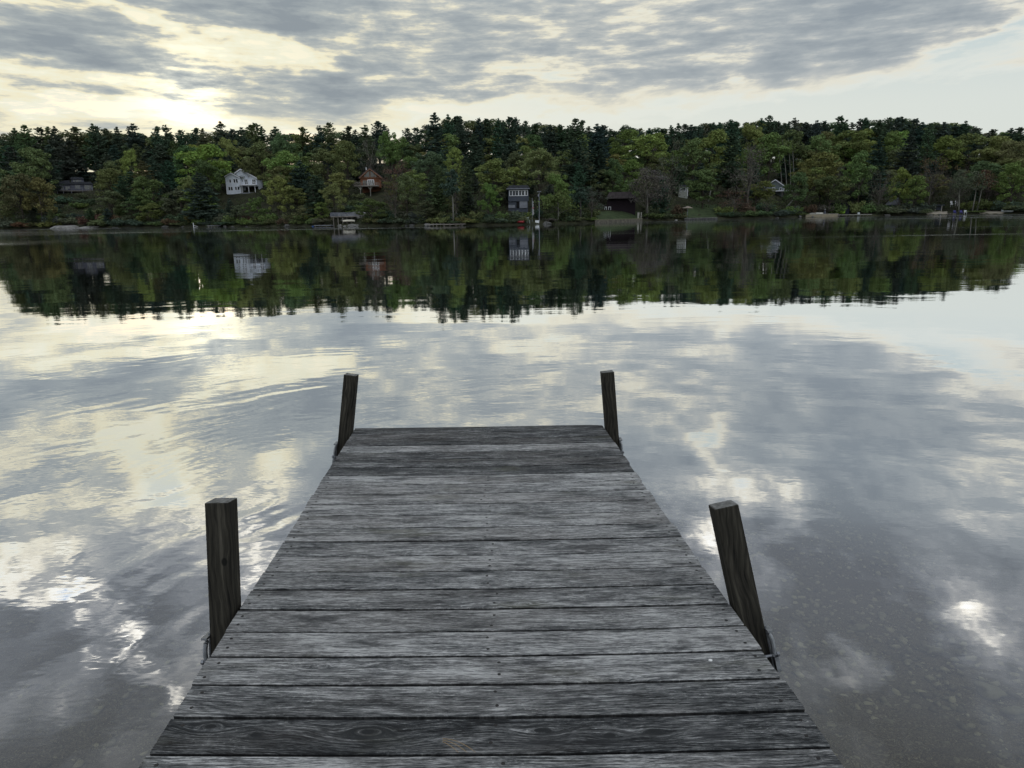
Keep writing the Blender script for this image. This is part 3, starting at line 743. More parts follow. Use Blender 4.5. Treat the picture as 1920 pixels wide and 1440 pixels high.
SKY = [(23,239),(45,234),(72,238),(87,237),(100,236),(138,237),(169,231),(180,236),(197,241),(215,238),(248,231),(292,236),(310,234),(337,243),(365,239),(377,241),(414,227),(433,241),(451,238),(467,233),(477,230),
       (490,237),(518,237),(567,238),(598,235),(617,229),(652,236),(665,243),(683,234),(709,226),(722,233),(763,240),(779,239),(816,211),(839,214),(855,217),(865,217),(898,221),(913,222),(934,222),(945,225),(958,218),
       (967,219),(985,226),(1004,233),(1018,239),(1032,233),(1053,233),(1065,239),(1077,222),(1091,225),(1103,237),(1122,232),(1127,234),(1217,240),(1233,242),(1243,241),(1258,235),(1275,230),(1285,232),(1298,233),
       (1312,237),(1338,230),(1347,230),(1371,224),(1380,228),(1427,221),(1446,216),(1460,227),(1480,228),(1492,220),(1513,229),(1533,225),(1547,226),(1578,217),(1597,230),(1613,222),(1627,221),(1648,224),(1668,220),
       (1687,219),(1692,219),(1705,228),(1715,222),(1732,229),(1743,231),(1762,232),(1771,229),(1790,233),(1803,234),(1815,226),(1830,241),(1862,242),(1875,253),(1897,240),(1915,238)]
def skyline(x):
    return float(np.interp(x, [0, 330, 520, 640, 760, 800, 830, 960, 1060, 1120, 1180, 1300, 1440, 1580, 1700, 1800, 1870, 1920], [252, 252, 256, 256, 262, 250, 232, 236, 250, 246, 250, 248, 240, 242, 240, 250, 266, 258]))
for i, (x, y) in enumerate(SKY):
    big = (x, y) in ((816, 211), (1077, 222), (1371, 224), (1122, 232), (1648, 224), (958, 218))
    tree(x, y, rt.uniform(80, 118) if not big else 66, 'pine', rt.choice(['dark', 'deep', 'dark', 'blue green']) if 700 < x else rt.choice(['dark', 'dark', 'mid green']), 'ridge', width=rt.uniform(40, 58) if not big else 66, proto=[1, 3, 4, 0, 1, 4][i % 6], force=True)
# trees one can pick out on the slope and at the water: px, top row, metres behind the shore, kind, colour, width px
SLOPE = [(66,331,6,'broad','olive',50),(30,325,5,'broad','mid green',60),(60,280,40,'broad','olive',55),(245,283,50,'broad','yellow green',34),(203,359,12,'broad','grey green',46),(282,330,14,'broad','mid green',56),
 (130,262,78,'pine','dark',66),(198,286,52,'pine','dark',56),(152,296,82,'pine','dark',60),(112,300,80,'pine','dark',60),(180,300,80,'pine','deep',60),(628,300,60,'pine','dark',60),(742,300,60,'pine','dark',60),(668,290,62,'pine','deep',60),(700,296,62,'pine','deep',60),(262,300,34,'pine','mid green',64),(82,285,55,'pine','dark',60),(20,275,50,'pine','dark',60),(225,330,22,'pine','dark',50),(310,300,28,'pine','blue green',50),
 (378,272,40,'broad','yellow green',92),(345,276,52,'broad','mid green',60),(426,262,62,'broad','yellow green',48),(487,268,60,'broad','olive',56),(527,253,66,'broad','mid green',50),(532,284,34,'broad','yellow green',72),
 (516,334,9,'broad','yellow green',50),(592,328,7,'pine','blue green',80),(372,322,7,'pine','blue green',84),(352,334,14,'broad','yellow green',36),(560,300,28,'pine','dark',60),(612,278,45,'broad','olive',60),(450,385,5,'broad','mid green',44),
 (430,372,9,'pine','dark',42),(480,372,8,'broad','olive',40),(384,304,30,'broad','mid green',56),(508,300,40,'broad','olive',50),(625,345,10,'broad','yellow green',44),(600,380,3,'broad','olive',30),
 (648,266,40,'broad','olive',58),(692,262,50,'sparse','grey brown',56),(728,246,58,'broad','bright green',40),(747,262,56,'broad','olive',60),(748,302,26,'sparse','reddish brown',66),(800,283,36,'broad','mid green',62),(853,280,40,'broad','yellow green',38),
 (928,300,22,'broad','yellow green',74),(852,310,5,'sparse','olive',44),(915,346,6,'broad','bright green',42),(965,288,36,'broad','mid green',48),(738,336,5,'sparse','reddish brown',50),(694,372,3,'broad','bright green',62),(780,384,2.5,'broad','mid green',48),
 (820,310,8,'pine','mid green',60),(870,300,9,'pine','dark',56),(760,330,8,'broad','olive',54),(890,262,44,'pine','dark',60),(1010,284,30,'broad','yellow green',92),(984,276,42,'broad','olive',50),(1047,328,5,'broad','bright green',58),
 (1110,350,4,'sparse','grey green',60),(1088,305,8,'pine','blue green',52),(1082,262,30,'pine','deep',86),(1124,268,30,'pine','deep',66),(1150,300,24,'broad','mid green',40),(1180,246,70,'broad','olive',66),(1215,250,52,'broad','yellow green',90),(1180,300,28,'broad','olive',66),
 (1214,312,3,'sparse','grey brown',76),(1256,290,5,'sparse','grey green',64),(1270,256,56,'sparse','grey brown',56),(1240,330,6,'pine','blue green',44),(1371,250,24,'pine','deep',62),(1338,245,50,'broad','yellow green',76),(1302,262,46,'broad','olive',56),
 (1408,236,66,'broad','yellow green',56),(1408,272,10,'sparse','grey brown',84),(1446,252,50,'broad','olive',60),(1482,247,56,'broad','bright green',52),(1540,257,50,'broad','olive',64),(1592,248,56,'broad','olive',76),(1545,290,16,'broad','bright green',86),
 (1378,356,5,'sparse','reddish brown',66),(1497,322,10,'broad','mid green',46),(1560,330,8,'broad','mid green',70),(1320,320,14,'broad','mid green',56),(1622,245,66,'broad','yellow green',52),(1648,262,28,'pine','deep',58),(1682,246,62,'broad','olive',46),
 (1706,252,30,'pine','deep',66),(1618,286,12,'broad','bright green',46),(1654,312,6,'sparse','grey green',66),(1692,318,7,'broad','yellow green',36),(1718,332,4,'broad','bright green',46),(1752,294,14,'sparse','reddish brown',66),(1744,242,44,'pine','dark',46),
 (1772,256,52,'broad','olive',60),(1822,254,56,'broad','olive',76),(1872,258,50,'broad','yellow green',64),(1906,262,40,'broad','olive',56),(1800,330,8,'sparse','grey green',56),(1905,308,6,'broad','bright green',56),(1860,300,16,'broad','mid green',60),
 (1646,380,3,'broad','olive',26),(1700,385,2.5,'broad','mid green',40),(1440,372,4,'sparse','olive',56),(1475,378,3,'broad','mid green',40),(1425,392,2,'broad','olive',36),(1350,390,2.5,'broad','grey green',28)]
for (x, y, s, kd, cl_, w) in SLOPE:
    tree(x, y, s, kd, cl_, 'slope' if s > 12 else 'shore', width=w, force=True)
def pick(x, low):
    r = rt.random()
    if x < 330: return ('pine', rt.choice(['dark', 'dark', 'mid green', 'blue green'])) if r < .86 else ('broad', rt.choice(['olive', 'mid green', 'grey green']))
    if x < 700: return ('pine', rt.choice(['dark', 'blue green'])) if r < .40 else ('broad', rt.choice(['yellow green', 'olive', 'mid green', 'olive']))
    if x < 1140: return ('pine', rt.choice(['dark', 'deep', 'dark'])) if r < .42 else ('broad', rt.choice(['mid green', 'olive', 'mid green', 'yellow green']))
    return ('pine', rt.choice(['dark', 'deep'])) if r < .20 else ((('broad', rt.choice(['olive', 'yellow green', 'mid green', 'olive', 'bright green'])) if r < .85 else ('sparse', rt.choice(['grey brown', 'olive', 'grey green']))))
for (s, step, yf, jit, row) in ((124, 15, lambda x: skyline(x) - 6, 4, 'ridge'), (84, 25, lambda x: skyline(x) + 14, 7, 'slope'), (54, 36, lambda x: 286, 10, 'slope'), (32, 36, lambda x: 318, 11, 'slope'), (22, 40, lambda x: 338, 10, 'slope'), (13, 36, lambda x: 356, 12, 'shore'), (5, 38, lambda x: 384, 11, 'shore')):
    x = -14.0
    while x < 1940:
        kd, cl_ = pick(x, row)
        if row == 'ridge': kd, cl_ = rt.choice(['pine', 'broad', 'broad']), rt.choice(['dark', 'mid green', 'mid green', 'olive'])
        y = yf(x) + rt.uniform(-jit, jit) - (x - 960) * .008
        near = any(abs(x - q[0]) < (17 if row != 'ridge' else 8) and abs(q[6] - s) < 14 and abs(q[1] - y) < 24 for q in [(t_[0], t_[1], 0, 0, 0, 0, t_[2] - d_shore(math.atan2(t_[3].location.x, t_[3].location.y))) for t_ in TREES])
        if not near: tree(x, y, s + rt.uniform(-5, 5) * min(1, s / 12), kd, cl_, row, width=rt.uniform(42, 66))
        x += step * rt.uniform(.8, 1.2)
# shrubs on the bank
x = -10
while x < 1935:
    for s_, dy in ((1.6, 14), (7, 26)):
        xx = x + rt.uniform(-6, 6); ys = float(np.interp(xx, [q[0] for q in SHORE], [q[1] for q in SHORE]))
        inb = any(x0 - 3 < xx < x1 + 3 and s_ < hs and yb > ys - 12 for (x0, x1, yb, hs) in EXCL)
        if not inb: tree(xx, ys - dy + rt.uniform(-5, 4), s_, 'bush', rt.choice(['mid green', 'olive', 'dark', 'grey green', 'reddish brown' if rt.random() < .3 else 'olive']), 'shore', width=rt.uniform(20, 34))
    x += rt.uniform(19, 27)
for i in range(26):                                 # the shrubby clearing under the slate-blue house and round the chalet
    xx, yy = (rt.uniform(92, 178), rt.uniform(366, 414)) if i < 17 else (rt.uniform(642, 690), rt.uniform(366, 408))
    g0 = at_ground(xx, yy + 5); k = math.hypot(g0.x, g0.y) / F_PX
    e = plant(BUSHES[i % 3], g0, 9 * k * rt.uniform(.7, 1.3), rt.uniform(1.3, 2.2), COL[rt.choice(['olive', 'mid green', 'dark', 'grey green'])], 'shrub', 'shrub', ('foliage', 'stem'))
    TREES.append((xx, yy, math.hypot(g0.x, g0.y), e, 'bush', 'olive' if i % 2 else 'mid green', 'slope'))

# undergrowth: low leafy cover between the trunks
g = np.random.default_rng(9); n = 11000; cen, siz = [], []
aa = g.uniform(R(-44), R(44), n); ss = g.uniform(1.1, 9.8, n) ** 2
for a, s in zip(aa, ss):
    p = pol(a, s); dd = Vector((p.x, p.y, p.z - CAM_H)); 
    yy = dd.dot(CY); zf = dd.dot(FWD); ppx = 960 + F_PX * dd.dot(CX) / zf; ppy = 720 - F_PX * yy / zf
    if any(x0 < ppx < x1 and yb - 22 < ppy < yb + 2 for (x0, x1, yb, hs) in EXCL[7:11]): continue
    if s < 8.5 and any(x0 - 2 < ppx < x1 + 2 for x0, x1 in ((610, 672), (964, 1018), (1114, 1208), (1279, 1350), (1504, 1642), (1734, 1812), (1834, 1900), (92, 176))): continue
    if any(abs(ppx - hx) < hwid and abs(s - hs_) < 9 for hx, hwid, hs_ in ((143, 40, 69), (453, 32, 47), (697, 26, 41), (972, 24, 14), (1165, 32, 14), (1281, 12, 30), (1466, 36, 40))): continue
    m = 9; hh = g.uniform(.2, 1.1); q = g.normal(size=(m, 3)) * np.array([.7, .7, .3 + .2 * hh]) + np.array([p.x, p.y, p.z + hh * .7]); cen.append(q); siz.append(g.uniform(.2, .45, m))
me = mesh_from_quads('undergrowth', cards(g, np.concatenate(cen), np.concatenate(siz), None, .9, 1.3), m_leaf)
o = bpy.data.objects.new('undergrowth', me); C.objects.link(o); o.color = (.062, .080, .040, 1)
tag(o, 'low leafy undergrowth covering the slope between the trees', 'undergrowth', kind='stuff')
# ------------------------------------------------------------------ houses, docks and things on the far shore
def m_(name, col, rough=.7, var=.12, sc=1.5, **k): return simple(name, col, rough, var, sc, **k)
def siding(name, col, pitch=.2, vert=False):
    m, t, o = new_mat(name); x, y, z = sep(t, texco(t, 'Object')); q = (x + y) if vert else z
    s_ = f_fract(q / pitch); k = smooth(s_, .0, .12, .6, 1.0) * smooth(noise(t, texco(t, 'Object'), .8, 4), .3, .7, .88, 1.1)
    c = vmath(t, 'MULTIPLY', comb(t, *col), comb(t, k, k, k)); pbsdf(t, o, c, .8, .2); return m
W_white = siding('white_blue_siding', (.66, .70, .78)); T_white = m_('white_trim', (.72, .73, .76), .6, .05)
M_roof = m_('dark_shingle', (.045, .048, .058), .9, .3, 3); M_glass = m_('window_glass', (.015, .02, .028), .08, .3, .5, spec=.6)
M_slate = siding('slate_siding', (.065, .075, .095)); M_slate2 = siding('grey_blue_siding', (.10, .105, .135)); T_grey = m_('grey_trim', (.20, .21, .24))
M_log = siding('orange_log', (.165, .07, .04), .3); T_log = m_('log_trim', (.20, .105, .065)); M_deckw = m_('deck_wood', (.20, .18, .16), .85, .3)
M_maroon = siding('maroon_siding', (.016, .010, .014)); M_roofb = m_('brown_roof', (.06, .05, .052), .9, .3)
M_greyg = siding('grey_green_siding', (.13, .155, .155)); M_stone = m_('grey_ledge', (.20, .195, .185), .9, .35, 1.2, bump=.1)
M_wallst = m_('seawall_stone', (.12, .11, .09), .9, .35, 2.0); M_pale = m_('pale_dock_wood', (.28, .27, .24), .8, .2)
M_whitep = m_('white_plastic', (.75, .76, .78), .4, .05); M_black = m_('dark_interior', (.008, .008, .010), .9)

class Bld:
    """builds in picture-row units, turned into metres at the building's real distance"""
    def __init__(s, name, label, cat, px, py, yaw=0.0, group=None, stretch=True, pos=None):
        g = pos or at_ground(px, py); s.px, s.py = px, py
        D = math.hypot(g.x, g.y); a, b = at_D(px - 10, py, D), at_D(px + 10, py, D); s.k = (a - b).length / 20
        s.kx = s.k / math.cos(yaw); s.rz = -math.atan2(g.x, g.y) + yaw
        s.e = thing(name, g, label, cat, group, s.rz); s.D = D
    def X(s, x): return (x - s.px) * s.kx
    def Z(s, y): return (s.py - y) * s.k
    def box(s, mb, x0, x1, yt, yb, d0, d1, mi=0): mb.box(s.X(x0), s.X(x1), d0, d1, s.Z(yb), s.Z(yt), mi)
    def gable(s, mb, x0, x1, xa, ya, ye, yb, d0, d1, mi=0, ye2=None):
        mb.prism([(s.X(x0), s.Z(yb)), (s.X(x1), s.Z(yb)), (s.X(x1), s.Z(ye2 or ye)), (s.X(xa), s.Z(ya)), (s.X(x0), s.Z(ye))], d0, d1, mi)
    def roof(s, mb, x0, x1, xa, ya, ye, d0, d1, th=.28, ye2=None, mi=0):
        ye2 = ye2 or ye
        for (xe, yy) in ((x0, ye), (x1, ye2)):
            mb.prism([(s.X(xe), s.Z(yy)), (s.X(xa), s.Z(ya)), (s.X(xa), s.Z(ya) + th), (s.X(xe), s.Z(yy) + th)], d0, d1, mi)
    def rake(s, x0, x1, xa, ya, ye, d, mat, th=.3, ye2=None):
        mb = MB()
        for (xe, yy) in ((x0, ye), (x1, ye2 or ye)):
            mb.prism([(s.X(xe), s.Z(yy) - .05), (s.X(xa), s.Z(ya) - .05), (s.X(xa), s.Z(ya) + th), (s.X(xe), s.Z(yy) + th)], d - .14, d - .02, 0)
        return mb.build('trim', mat, s.e)
    def win(s, x0, x1, yt, yb, d, tr, n=1, nm='window', fr=.10):
        X0, X1, Z0, Z1 = s.X(x0), s.X(x1), s.Z(yb), s.Z(yt); mb = MB()
        for (a, b, c, e) in ((X0 - fr, X0, Z0 - fr, Z1 + fr), (X1, X1 + fr, Z0 - fr, Z1 + fr), (X0, X1, Z0 - fr, Z0), (X0, X1, Z1, Z1 + fr)): mb.box(a, b, d - .08, d - .003, c, e)
        for i in range(1, n):
            xm = X0 + (X1 - X0) * i / n; mb.box(xm - fr * .4, xm + fr * .4, d - .075, d - .004, Z0, Z1)
        w = mb.build(nm, tr, s.e); mb = MB(); mb.box(X0, X1, d - .03, d - .005, Z0, Z1); mb.build('pane', M_glass, w); return w
    def part(s, name, mat, *boxes):
        mb = MB()
        for b in boxes: s.box(mb, *b)
        return mb.build(name, mat, s.e)
    def rail(s, x0, x1, yt, yb, d, mat, n=8, nm='railing', bw=.05):
        mb = MB(); X0, X1, Z0, Z1 = s.X(x0), s.X(x1), s.Z(yb), s.Z(yt)
        mb.box(X0, X1, d - .05, d + .05, Z1 - .09, Z1)
        for i in range(n + 1): xm = X0 + (X1 - X0) * i / n; mb.box(xm - bw, xm + bw, d - .04, d + .04, Z0, Z1 - .09)
        return mb.build(nm, mat, s.e)

# slate-blue house, far left
b = Bld('lake_house', 'long slate-blue house with clerestory windows in the trees on the left', 'house', 143, 362)
b.part('wall', M_slate2, (108, 134.3, 344, 380, 2, 9), (134, 176, 343, 380, 1.5, 9), (137, 161, 331, 343, 3, 8))
mb = MB(); mb.prism([(b.X(104), b.Z(344)), (b.X(134), b.Z(344)), (b.X(134), b.Z(343)), (b.X(134), b.Z(335)), (b.X(108), b.Z(337))], 1.5, 9.5)
mb.prism([(b.X(133), b.Z(343)), (b.X(178), b.Z(343)), (b.X(173), b.Z(338)), (b.X(136), b.Z(338.5))], 1.0, 9.2); mb.prism([(b.X(134.5), b.Z(332)), (b.X(162), b.Z(332)), (b.X(158), b.Z(328)), (b.X(138), b.Z(328))], 2.5, 8.5); mb.build('roof', M_roof, b.e)
for (x0, x1, a, c, d) in ((112.5, 116, 347, 354.5, 2), (117, 120, 347, 354.5, 2), (124.5, 128, 348, 355, 2), (129.5, 132.5, 348, 352, 2), (143, 145.3, 345.5, 353, 1.5), (146.6, 148.6, 345.5, 353, 1.5), (150, 151.8, 345.5, 353, 1.5), (160.5, 166.5, 345.5, 354, 1.5), (167.5, 173, 345.5, 354, 1.5), (141, 143.6, 334, 338, 3), (145.5, 151, 334, 338, 3), (153, 155.5, 334, 338, 3)):
    b.win(x0, x1, a, c, d, T_grey, fr=.08)
b.part('deck', M_deckw, (107, 177, 357, 358.3, -.6, 1.4)); b.part('undercroft_shade', M_black, (109, 175, 358.6, 370, .5, 1.3))  # black block below the deck stands in for the shade there
for x in (108, 119, 134, 155, 174): b.part('post', T_grey, (x, x + 1, 350 if x > 150 else 358, 372, -.5, -.2))

# white gabled house
b = Bld('gabled_house', 'white and pale blue two-gabled house with a balcony, high among the trees', 'house', 453, 363, yaw=R(-16))
mb = MB(); b.gable(mb, 425.6, 452.8, 437, 325, 332, 385, 0, 7); b.gable(mb, 441, 481.2, 453, 317.6, 325.5, 349, 1.6, 9, ye2=333.8); b.box(mb, 452.9, 481, 349.1, 385, 3.4, 9); mb.build('wall', W_white, b.e)
mb = MB(); b.roof(mb, 424.5, 453.6, 437, 324.4, 331.5, -.3, 7.2, ye2=333.9); b.roof(mb, 440, 483, 453, 316.8, 324.8, 1.2, 9.6, ye2=334.8); mb.build('roof', M_roof, b.e)
b.rake(424.5, 453.6, 437, 324.6, 331.7, -.3, T_white, ye2=334.1); b.rake(441, 483, 453, 317, 325, 1.2, T_white, ye2=335)
for (x0, x1, a, c, d) in ((432.8, 435.6, 336, 341.8, 0), (440.6, 443.6, 335.2, 342, 0), (445.2, 448.2, 335.2, 342, 0), (429.6, 432.8, 350.2, 356.6, 0), (434.2, 437.2, 350.2, 356.6, 0), (442.2, 445.0, 350.2, 356, 0), (446.8, 449.8, 350.2, 356, 0), (466.8, 468.2, 328.6, 331.6, 1.6), (454, 455.2, 336, 340.5, 1.6)): b.win(x0, x1, a, c, d, T_white)
b.win(458.2, 463.8, 336, 345, 1.6, T_white, 2, 'patio_door'); b.win(472.8, 479, 336, 345, 1.6, T_white, 2, 'patio_door')
b.part('vent', T_white, (451.7, 455.6, 320.8, 322.8, 1.5, 1.6)); b.part('corner_trim', T_white, (425.4, 426.2, 333, 364, -.08, -.003), (452.1, 452.9, 334, 364, -.08, -.003))
b.part('balcony', T_white, (451, 482, 346.6, 347.8, -1.0, 1.58)); b.rail(451.5, 482, 341.2, 346.6, -.9, T_white, 11)
b.part('recess_shade', M_black, (456, 480, 350, 361, 3.3, 3.39)); b.part('terrace', T_grey, (455, 481, 361.8, 366, -1, 3.2))  # black panel on the set-back wall paints the shade below the balcony
for x in (456, 468, 480): b.part('post', T_white, (x, x + .8, 347.9, 361.7, -.8, -.6))

# timber chalet
b = Bld('chalet', 'orange timber chalet with a glazed triangular gable and a deck on braced posts', 'house', 697, 366)
mb = MB(); b.gable(mb, 677.5, 716.5, 696, 318.5, 333, 352, 2, 10); b.box(mb, 680, 714, 352.1, 385, 4, 10); mb.build('wall', M_log, b.e)
mb = MB(); b.roof(mb, 674, 719.5, 696, 316.5, 335, 1.0, 10.5); mb.build('roof', M_roofb, b.e); b.rake(675.5, 718, 696, 318.5, 335.4, 1.0, T_log, th=.22)
mb = MB()
for pts in ([(685, 332), (688, 332), (688, 326.4), (685, 330)], [(688.8, 332), (694.8, 332), (694.8, 320.8), (688.8, 326)], [(697.2, 332), (703.4, 332), (703.4, 326), (697.2, 320.8)], [(704.2, 332), (709, 332), (704.2, 326.6)]):
    mb.prism([(b.X(x), b.Z(y)) for x, y in pts], 1.96, 1.995)
mb.build('gable_window', M_glass, b.e)
b.part('beam', T_log, (678, 716, 332.4, 333.6, 1.75, 1.99), (695, 697, 319.5, 332.4, 1.75, 1.99))
b.win(682, 685.5, 338.5, 347.5, 2, T_log); b.win(686.5, 690, 338.5, 347.5, 2, T_log); b.win(691.8, 702, 338, 347.5, 2, T_white, 3, 'patio_door', .16)
b.part('deck', M_deckw, (665, 712, 348.4, 350.4, -1.6, 1.99)); b.rail(665, 677, 342.5, 348.3, -1.5, M_deckw, 6); b.rail(677.3, 712, 344, 348.3, -1.5, M_deckw, 14)
mb = MB(); mb.tube([(b.X(689.5), 5, b.Z(322)), (b.X(689.5), 5, b.Z(313.5))], .12, 8); mb.build('chimney', T_white, b.e)
for x in (676.8, 695):
    mb = MB(); b.box(mb, x - .5, x + .5, 350.5, 384, -1.3, -1.1)
    for sx in (-1, 1): mb.tube([(b.X(x), -1.2, b.Z(356)), (b.X(x + sx * 4), -1.2, b.Z(351))], .09, 6)
    mb.build('post', M_pale, b.e)

# grey lake house with a row of windows
b = Bld('lake_house', 'narrow slate-grey house with a row of white-framed upper windows at the water', 'house', 972, 398)
b.part('wall', M_slate, (953.5, 991.5, 356, 378, 0, 8), (953.5, 990, 378.1, 410, .3, 8)); b.part('basement_wall', T_grey, (953.5, 965.8, 384.5, 390, .1, .29), (974.5, 989, 377.5, 390.5, .1, .29))
mb = MB(); mb.prism([(b.X(950), b.Z(356)), (b.X(994), b.Z(356)), (b.X(990), b.Z(349.5)), (b.X(956), b.Z(349.5))], -.6, 8.5); mb.build('roof', M_roof, b.e)
b.part('fascia', T_grey, (950, 994, 355, 356.3, -.68, -.61))
for i, (x0, x1) in enumerate(((956.4, 960.6), (962, 966.3), (967.4, 972), (973.6, 977.6), (979, 983.4), (985.4, 989))): b.win(x0, x1, 358.8, 367.6, 0, T_white, fr=.11)
b.part('door', M_black, (968.4, 973.6, 379, 391, .2, .295))

# maroon cabin
b = Bld('cabin', 'low dark maroon cabin with a wide brown roof behind the lawn', 'house', 1165, 398.5)
b.part('wall', M_maroon, (1138, 1191, 372, 410, 1, 9)); mb = MB(); mb.prism([(b.X(1136), b.Z(373)), (b.X(1194), b.Z(373)), (b.X(1180), b.Z(361)), (b.X(1142), b.Z(361))], -.8, 9.6); mb.build('roof', M_roofb, b.e)
b.win(1133.5, 1136.5, 388.5, 397, .6, T_white); b.win(1141, 1144.5, 388.5, 396, 1, T_white)
b.part('porch', M_maroon, (1131, 1138, 384, 404, .7, 5))

b = Bld('cottage', 'small pale cottage half hidden by trees right of the lawn', 'house', 1281, 371)
b.part('wall', m_('putty_siding', (.26, .27, .24)), (1272, 1289, 349.5, 395, 0, 6)); b.part('roof', M_roof, (1270, 1291, 347.6, 349.4, -.5, 6.5)); b.win(1282, 1284.6, 353.5, 358, 0, T_white); b.win(1275, 1277.6, 353.5, 358, 0, T_white); b.part('corner_trim', T_white, (1288.2, 1289.4, 349.6, 368, -.1, -.01))

# grey gabled house with a white deck edge
b = Bld('gabled_house', 'grey-green gabled house with white roof edges and a long raised deck', 'house', 1452, 363)
mb = MB(); b.gable(mb, 1434, 1469.5, 1452, 337.6, 349.5, 380, 0, 8); mb.build('wall', M_greyg, b.e)
mb = MB(); b.roof(mb, 1432, 1471, 1452, 336.8, 350, -.4, 8.4); mb.build('roof', M_roof, b.e); b.rake(1432, 1471, 1452, 337.2, 350.4, -.4, T_white, th=.2)
b.win(1447.5, 1452, 352, 357, 0, T_white); b.win(1461.5, 1465, 352.5, 357, 0, T_white); b.win(1437, 1440, 353, 357, 0, T_grey); b.part('corner_trim', T_white, (1468.6, 1469.6, 350, 357, -.08, -.005))
b.part('deck', T_white, (1446, 1497, 357.6, 359.2, -2.2, -.1)); 
for x in (1450, 1466, 1481, 1496): b.part('post', M_deckw, (x, x + .8, 359.3, 380, -2, -1.8))

# boathouses and sheds
b = Bld('boathouse', 'dark low boathouse with a pale grey roof among shrubs', 'boathouse', 1672, 394)
b.part('wall', M_slate, (1660, 1684, 383, 402, 0, 6)); mb = MB(); mb.prism([(b.X(1658), b.Z(383.3)), (b.X(1687), b.Z(383)), (b.X(1683), b.Z(369)), (b.X(1669), b.Z(371))], -.4, 6.4); mb.build('roof', m_('pale_roof', (.22, .23, .26), .7, .3, 1), b.e)
b.part('door', M_black, (1664, 1671, 386, 396, -.1, -.01))
b = Bld('boathouse', 'dark navy boathouse behind the green kayak', 'boathouse', 1565, 397)
b.part('wall', m_('navy_siding', (.012, .014, .028)), (1549, 1592, 387, 402, 0, 6)); mb = MB(); mb.prism([(b.X(1547), b.Z(387)), (b.X(1594), b.Z(387)), (b.X(1586), b.Z(380)), (b.X(1556), b.Z(380))], -.4, 6.4); mb.build('roof', M_black, b.e); b.part('door', M_maroon, (1556, 1566, 389, 397, -.08, -.01))
b = Bld('boat_shed', 'small open grey shed with pale corner posts by the beach', 'shed', 1760, 396)
b.part('wall', M_slate, (1754.5, 1766, 384.5, 400, 1, 3)); b.part('roof', M_slate, (1751.5, 1769.5, 382.6, 384.4, -.3, 3.2))
for x in (1752.4, 1764.2): b.part('post', M_pale, (x, x + 1.6, 384.5, 400, 0, .25))

def shore_pt(px, s, dz=0):
    d = ray(px, 400); return pol(math.atan2(d.x, d.y), s) + Vector((0, 0, dz))
def water_pt(px, py): return at_z(px, py, 0.0)
# boat deck with the canoe under it
P = shore_pt(643, 4.0); b = Bld('boat_deck', 'grey slatted deck on posts over the bank below the chalet', 'deck', 643, 416, pos=P)
b.part('platform', M_deckw, (620, 669, 402.6, 404.2, -1.5, 4)); b.rail(620, 669, 395.5, 402.5, -1.4, m_('grey_slats', (.15, .16, .19)), 26, bw=.08)
for x in (624, 632.5, 641, 649, 657.5): b.part('post', M_deckw, (x, x + 1.2, 404.3, 422, -1.3, -1.1))
def hull(mb, L, W, H, open_=False, n=12):
    V = []; 
    for i in range(n + 1):
        u = i / n * 2 - 1; w = W * .5 * (1 - abs(u) ** 2.4) + .01; r = H * (.25 * abs(u) ** 3)
        V += [(u * L / 2, -w, H + r), (u * L / 2, -w * .75, H * .3 + r), (u * L / 2, 0, r), (u * L / 2, w * .75, H * .3 + r), (u * L / 2, w, H + r), (u * L / 2, 0, H * (.55 if open_ else 1.25) + r)]
    mb.add(V, [(i * 6 + j, i * 6 + (j + 1) % 6, i * 6 + 6 + (j + 1) % 6, i * 6 + 6 + j) for i in range(n) for j in range(6)] + [tuple(range(6)), tuple(range(n * 6 + 5, n * 6 - 1, -1))])
def boat(name, label, px, pos, L, col, W=.75, H=.32, rz=0, seat=True, flip=False, cat=None, group=None):
    k = math.hypot(pos.x, pos.y) / F_PX; e = thing(name, pos, label, cat or name, group, -math.atan2(pos.x, pos.y) + rz)
    mb = MB(); hull(mb, L * k, W, H); h = mb.build('hull', m_(name + '_' + label.split()[0], col, .4, .1), e, smooth_=True)
    if flip: h.rotation_euler = (math.pi, 0, 0); h.location = (0, 0, H * 1.4)
    elif seat:
        mb = MB(); mb.box(-.45, .45, -W * .28, W * .28, H * 1.15, H * 1.3); mb.build('cockpit', M_black, e, bevel=.03)
    return e
boat('canoe', 'upturned cream canoe stored under the slatted deck', 653, shore_pt(653, 2.6, .35), 21, (.62, .58, .48), .9, .4, flip=True)
boat('canoe', 'upturned pale canoe lying on the grass left of the navy boathouse', 1531, shore_pt(1531, 5.0, .05), 21, (.48, .47, .42), .9, .5, flip=True)
boat('kayak', 'lime green kayak resting on the bank by the navy boathouse', 1574, shore_pt(1574, 5.0, .2), 17, (.30, .52, .06), 1.0, .7)
boat('kayak', 'small red kayak pulled up at the bank below the grey lake house', 976, shore_pt(976, .8, .05), 13, (.30, .03, .035), .8, .4)
boat('rowing_boat', 'pale grey rowing boat beached at the right end of the sand', 1888, shore_pt(1888, 1.2, .1), 15, (.42, .45, .46), 1.1, .5)

